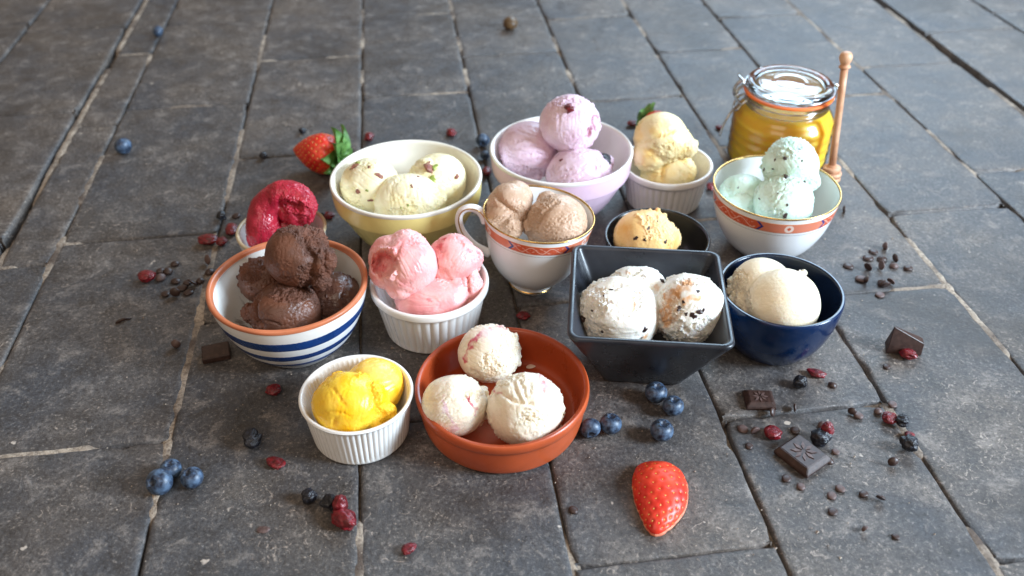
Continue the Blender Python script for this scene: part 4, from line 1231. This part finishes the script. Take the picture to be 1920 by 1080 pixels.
# strawberries
def strawberry_mesh(L, Rm, seeds, seed, tip=.75):
    """tip along -Y at y=-L*.62, shoulders at +Y"""
    rs = np.random.RandomState(seed)
    prof = lambda t: Rm * (math.sin(math.pi * min(1, max(0, t)) ** .62) ** tip)
    nu, nv = 90, 110
    verts, faces = [], []
    for i in range(nu + 1):
        t = i / nu
        y = (t - .60) * -L * 1.0
        r = max(prof(1 - (1 - t) if False else t), 1e-5)
        for k in range(nv):
            a = 2 * math.pi * k / nv
            verts.append((r * math.cos(a), y, r * math.sin(a)))
    V = np.array(verts)
    V *= (1 + .05 * fbm(V / Rm * 1.3 + seed, 2))[:, None]
    for i in range(nu):
        for k in range(nv):
            j = (k + 1) % nv
            faces.append((i * nv + k, (i + 1) * nv + k, (i + 1) * nv + j, i * nv + j))
    # seeds on a spiral
    sp = []
    for k in range(seeds):
        t = .06 + .90 * (k + .5) / seeds
        a = k * 2.39996
        r = prof(t); sp.append((r * math.cos(a), (t - .60) * -L, r * math.sin(a)))
    sp = np.array(sp)
    out = []
    for s in sp:
        d = np.linalg.norm(V - s, axis=1)
        i = d.argmin(); out.append(V[i].copy())
    N = V.copy(); N[:, 1] *= .35; N /= np.maximum(np.linalg.norm(N, axis=1), 1e-9)[:, None]
    dip = np.zeros(len(V)); bulge = np.zeros(len(V))
    for s in out:
        d = np.linalg.norm(V - s, axis=1)
        dip = np.maximum(dip, np.exp(-(d / (Rm * .075)) ** 2))
    V2 = V - N * (dip * Rm * .045)[:, None]
    sv, sf = [], []
    for s in out:
        n = np.array(s); n[1] *= .35; n /= max(np.linalg.norm(n), 1e-9)
        c = np.array(s) - n * Rm * .018
        q = Vector(n).to_track_quat('Z', 'Y')
        b0 = len(sv)
        for (x, y, z) in ((1, 0, 0), (0, 1.5, 0), (-1, 0, 0), (0, -1.5, 0), (0, 0, .7), (0, 0, -.5)):
            w = q @ Vector((x, y, z)) * Rm * .030
            sv.append(tuple(c + np.array(w)))
        sf += [(b0 + a, b0 + (a + 1) % 4, b0 + 4) for a in range(4)] + [(b0 + (a + 1) % 4, b0 + a, b0 + 5) for a in range(4)]
    return V2, faces, np.array(sv), sf

# strawberry half lying cut side down in the foreground
p = at(1233, 952, .010); k = depth(p) / FPX
hs = empty('strawberry_half', at(1234, 952, 0)); hs.rotation_euler = (0, 0, R(-6))
tag(hs, 'red strawberry half lying cut side down in the foreground', 'strawberry')
V, F, SV, SF = strawberry_mesh(168 * k, 54 * k, 150, 4, tip=.50)
def shape_half(V):
    W = V.copy()
    L_ = 168 * k
    t = np.clip(.25 - V[:, 1] / L_, 0, 1)                  # 0 at the shoulders, 1 at the tip
    W[:, 0] = V[:, 0] * (1 - .10 * t) - .26 * L_ * np.clip(t - .25, 0, 1) ** 1.5 + .02 * L_
    W[:, 2] = V[:, 2] * .66
    return W
W = shape_half(V); W[:, 2] = np.where(V[:, 2] < 0, W[:, 2] * .02, W[:, 2]) + .0022
link('flesh', mesh('flesh', W, F, M_STRAW), hs)
keep = SV[:, 2] > .0008
SV2 = shape_half(SV); SV2[:, 2] += .0022
SFk = [f for f in SF if all(keep[i] for i in f)]
tag(link('seeds', mesh('seeds', SV2, SFk, M_SEED, False), hs), None, None, None, 'stuff')
E2 = shape_half(V); E2[:, 0] = E2[:, 0] * 1.02 + .0004; E2[:, 1] *= 1.012; E2[:, 2] = np.where(V[:, 2] > 0, np.minimum(V[:, 2], .0027), .0)
link('cut_edge', mesh('cut_edge', E2, F, M_STRAW_CUT), hs)

def leaf(parent, length, width, bend, rot, loc, seed):
    rs = np.random.RandomState(seed)
    verts, faces = [], []
    n, w = 12, 5
    for i in range(n + 1):
        t = i / n
        hw = width * math.sin(math.pi * min(1, t * .92 + .08) ** .8) * .5 + 1e-5
        for j in range(w):
            s = j / (w - 1) * 2 - 1
            z = bend * t * t * length + .18 * width * s * s + .02 * length * math.sin(5 * t + 3 * s + seed)
            verts.append((t * length, s * hw * (1 + .08 * math.sin(9 * t + seed)), z))
    for i in range(n):
        for j in range(w - 1):
            a = i * w + j
            faces.append((a, a + 1, a + w + 1, a + w))
    # thickness
    m = len(verts)
    verts += [(x, y, z - .0004) for x, y, z in verts]
    faces += [tuple(reversed([i + m for i in f])) for f in faces]
    return link('leaf', mesh('leaf', verts, faces, M_LEAF), parent, loc, rot)

def whole_strawberry(px, py, Lp, Rp, rz, label, seed, lift=1.0, full=True):
    p0 = at(px, py, .015); k = depth(p0) / FPX
    L, Rm = Lp * k, Rp * k
    p = at(px, py, Rm)
    root = empty('strawberry', (p.x, p.y, 0), rz)
    tag(root, label, 'strawberry')
    V, F, SV, SF = strawberry_mesh(L, Rm, 190, seed)
    z = np.array([0, 0, Rm * .97])
    link('flesh', mesh('flesh', V + z, F, M_STRAW), root)
    tag(link('seeds', mesh('seeds', SV + z, SF, M_SEED, False), root), None, None, None, 'stuff')
    top = Vector((0, L * .57, Rm))
    for i in range(9):
        a = 2 * math.pi * i / 9 + .3
        # leaves radiate round the stalk and fold back over the shoulders
        d = Vector((math.cos(a), (-.05, .25, .05, .12)[i % 4], math.sin(a)))
        o = leaf(root, Rm * (1.15 + .5 * ((i * 5) % 4) / 4), Rm * 1.0, (-.42, -.20, -.34)[i % 3], None, top + Vector((0, .0030, 0)), seed + i)
        o.rotation_mode = 'QUATERNION'
        xax = d.normalized(); nrm = Vector((0, 1, 0)); yax = nrm.cross(xax).normalized(); zax = xax.cross(yax)
        o.rotation_quaternion = Matrix((xax, yax, zax)).transposed().to_quaternion()
    v, f = tube(spline([top, top + Vector((0, Rm * .35, .001)), top + Vector((.002, Rm * .7, .004))], 4), [.0014] * 9, 8)
    link('stalk', mesh('stalk', v, f, M_LEAF), root)
    return root
whole_strawberry(584, 284, 96, 38, R(-108), 'whole strawberry with green leaves lying behind the yellow bowl', 11)
whole_strawberry(1240, 238, 60, 26, R(35), 'strawberry leaves showing behind the honey ice cream', 23)

# ------------------------------------------------------------------ chocolate
def square(px, py, half_u, half_v, h, rz, label, star, bevel=.002):
    p = at(px, py, h * .5)
    root = empty('chocolate_square', (p.x, p.y, 0), rz)
    tag(root, label, 'chocolate', 'chocolate squares')
    bm = bmesh.new()
    a, c = half_u, half_v
    ta, tc = (a - .0032, c - .0032) if star else (a - .0004, c - .0004)
    v = [bm.verts.new(q) for q in ((-a, -c, 0), (a, -c, 0), (a, c, 0), (-a, c, 0), (-a, -c, h * .45 if star else h * .9), (a, -c, h * .45 if star else h * .9), (a, c, h * .45 if star else h * .9), (-a, c, h * .45 if star else h * .9),
                                   (-ta, -tc, h), (ta, -tc, h), (ta, tc, h), (-ta, tc, h))]
    for q in ((3, 2, 1, 0), (0, 1, 5, 4), (1, 2, 6, 5), (2, 3, 7, 6), (3, 0, 4, 7), (4, 5, 9, 8), (5, 6, 10, 9), (6, 7, 11, 10), (7, 4, 8, 11), (8, 9, 10, 11)):
        bm.faces.new([v[i] for i in q])
    bmesh.ops.bevel(bm, geom=list(bm.edges), offset=.0005, segments=2, affect='EDGES')
    me = bpy.data.meshes.new('slab'); bm.to_mesh(me); bm.free(); me.materials.append(M_CHIP)
    link('slab', me, root)
    if star:
        verts, faces = [], []
        for k in range(8):
            t = 2 * math.pi * k / 8
            d = Vector((math.cos(t), math.sin(t), 0)); s = Vector((-d.y, d.x, 0))
            Ls = min(ta, tc) * .92
            b0 = len(verts)
            w = Ls * .15
            base = [d * Ls * .16, d * Ls * .58 + s * w, d * Ls, d * Ls * .58 - s * w]
            verts += [q + Vector((0, 0, h - .0003)) for q in base] + [q * .97 + d * Ls * .02 + Vector((0, 0, h + .0006)) for q in (base[0], base[1] * .98, base[2] * .96, base[3] * .98)] 
            faces += [(b0 + i, b0 + (i + 1) % 4, b0 + 4 + (i + 1) % 4, b0 + 4 + i) for i in range(4)] + [(b0 + 4, b0 + 5, b0 + 6, b0 + 7)]
        link('embossed_star', mesh('embossed_star', verts, faces, M_CHIP_BLOOM, False), root)
    return root
square(405, 661, .0120, .0095, .006, R(18), 'plain dark chocolate square beside the striped bowl', False)
square(1424, 748, .0125, .0105, .006, R(-2), 'dark chocolate square with star behind a tile joint', True)
square(1505, 852, .0165, .0145, .0075, R(36) - math.pi / 2, 'larger dark chocolate square with embossed star at the right', True)
# broken shard leaning on its side
p = at(1686, 652, .0)
bm = bmesh.new()
pts = [(-.012, -.006, 0), (.013, -.009, 0), (.016, .006, 0), (-.010, .004, .002), (-.0085, .0005, .020), (.014, -.006, .009), (.016, .002, .008), (-.006, .005, .017), (-.011, -.005, .007)]
for q in pts: bm.verts.new([c_ * 1.22 for c_ in q])
bmesh.ops.convex_hull(bm, input=bm.verts)
bmesh.ops.bevel(bm, geom=list(bm.edges), offset=.0004, segments=1, affect='EDGES')
me = bpy.data.meshes.new('chocolate_shard'); bm.to_mesh(me); bm.free(); me.materials.append(M_CHIP)
tag(link('chocolate_shard', me, None, (p.x, p.y, 0)), 'broken upright shard of chocolate at the right edge', 'chocolate')

# chips: small flat-bottomed drops
def chip_meshes():
    out = []
    for k in range(3):
        pr = [[(0, 0), (1, 0), (1.02, .18), (.86, .50), (.50, .78), (.15, .92), (0, .94)], [(0, 0), (1, 0), (1.03, .15), (.92, .38), (.60, .55), (.2, .60), (0, .60)], [(0, .0), (.9, 0), (1.0, .2), (.8, .42), (.4, .50), (0, .52)]][k]
        v, f = lathe(chaikin(pr, 1), 14, lambda r, z, t, k=k: r * (1 + .07 * math.sin(2 * t + k) + .04 * math.sin(5 * t)))
        out.append((mesh('chocolate_chip', v, f, M_CHIP), mesh('chocolate_chip', v, f, M_CHIP_BLOOM)))
    return out
CHM = chip_meshes()
ORD = ['first', 'second', 'third', 'fourth', 'fifth', 'sixth', 'seventh', 'eighth', 'ninth', 'tenth', 'eleventh', 'twelfth', 'thirteenth', 'fourteenth', 'fifteenth', 'sixteenth', 'seventeenth', 'eighteenth', 'nineteenth', 'twentieth', 'twenty first', 'twenty second', 'twenty third', 'twenty fourth', 'twenty fifth', 'twenty sixth']
def chips(pts, where, group, rp, bloom):
    pts = sorted(pts)
    for i, (px, py) in enumerate(pts):
        p = at(px, py, .001)
        rs = random.Random(int(px * 7 + py))
        r = rp * depth(p) / FPX * rs.uniform(.82, 1.12)
        me = CHM[rs.randrange(3)][1 if rs.random() < bloom else 0]
        lab = 'chocolate chip %s, %s from the left' % (where, ORD[i])
        o = link('chocolate_chip', me, None, (p.x, p.y, -.0003))
        o.scale = (r, r, r * rs.uniform(.8, 1.1))
        if rs.random() < .38:                                   # lying on its side
            tl = rs.uniform(55, 105)
            o.rotation_euler = (R(tl), 0, rs.uniform(0, 6.28)); o.location.z = r * .86 * abs(math.sin(R(tl))) - .0002
        else:
            o.rotation_euler = (0, 0, rs.uniform(0, 6.28))
        tag(o, lab, 'chocolate chip', group)
chips([(328, 494), (301, 507), (315, 508), (392, 491), (329, 526), (301, 520), (351, 529), (341, 539), (361, 535), (375, 526), (310, 550), (330, 552), (353, 547), (393, 509)],
      'scattered left of the striped bowl', 'chips left of the striped bowl', 9.6, .3)
chips([(1661, 465), (1638, 471), (1628, 483), (1654, 485), (1679, 488), (1676, 498), (1591, 498), (1626, 505), (1650, 502), (1703, 502), (1615, 522), (1626, 528), (1655, 531), (1669, 531), (1661, 539), (1650, 552)],
      'scattered right of the navy bowl', 'chips right of the navy bowl', 9.2, .45)
chips([(1561, 721), (1663, 686), (1674, 757), (1647, 770), (1597, 773), (1610, 778), (1488, 767), (1446, 775), (1393, 803), (1416, 812), (1491, 806), (1542, 796), (1405, 835), (1567, 846), (1555, 863), (1673, 868)],
      'around the star chocolate squares', 'chips around the chocolate squares', 9.0, .5)
chips([(1475, 896), (1502, 911), (1576, 915), (1560, 928), (1620, 925), (1650, 937), (1562, 958), (1622, 994), (1680, 1005)],
      'in the lower right foreground', 'chips in the lower right foreground', 9.0, .6)
chips([(1075, 955)], 'beside a joint below the terracotta dish', 'single chips', 9.0, 0)
chips([(1584, 396)], 'touching the shadow right of the porcelain bowl', 'single chips', 9.0, 0)
chips([(443, 404)], 'by the small pale bowl and the joint', 'single chips', 8.0, 0)
chips([(332, 648)], 'beside the joint left of the plain chocolate square', 'single chips', 9.0, 1)
# thin curl of chocolate at the left
p0, p1, p2 = at(216, 604, .001), at(230, 597, .003), at(246, 595, .001)
v, f = tube(spline([p0 - p1, Vector((0, 0, 0)), p2 - p1], 5), [.0006, .0012, .0016, .0018, .0016, .0018, .0016, .0013, .0010, .0008, .0005], 7, True, .6)
tag(link('chocolate_curl', mesh('chocolate_curl', v, f, M_CHIP), None, (p1.x, p1.y, .0016)), 'thin curl of dark chocolate at the left edge', 'chocolate')

# loose grit and crumbs on the tiles
gv, gf = [], []
rg = random.Random(3)
for k in range(520):
    x, y = rg.uniform(150, 1780), rg.uniform(40, 1060)
    p = at(x, y, 0)
    s = rg.uniform(.0003, .0010) * (1.0 if rg.random() < .93 else 1.8)
    b0 = len(gv)
    for (a, c, d) in ((1, 0, 0), (-.5, .8, 0), (-.5, -.8, 0), (.2, .1, .9), (-.2, -.1, -.6)):
        gv.append(p + Vector((a * rg.uniform(.6, 1.3), c * rg.uniform(.6, 1.3), d)) * s)
    gf += [(b0, b0 + 1, b0 + 3), (b0 + 1, b0 + 2, b0 + 3), (b0 + 2, b0, b0 + 3), (b0 + 1, b0, b0 + 4), (b0 + 2, b0 + 1, b0 + 4), (b0, b0 + 2, b0 + 4)]
tag(link('grit', mesh('grit', gv, gf, simple('grit', srgb(120, 104, 92), srgb(196, 182, 166), 60, .8), False)), 'loose pale grit and crumbs scattered over the tiles', 'grit', None, 'stuff')

for d in DEBUG: print(*d)
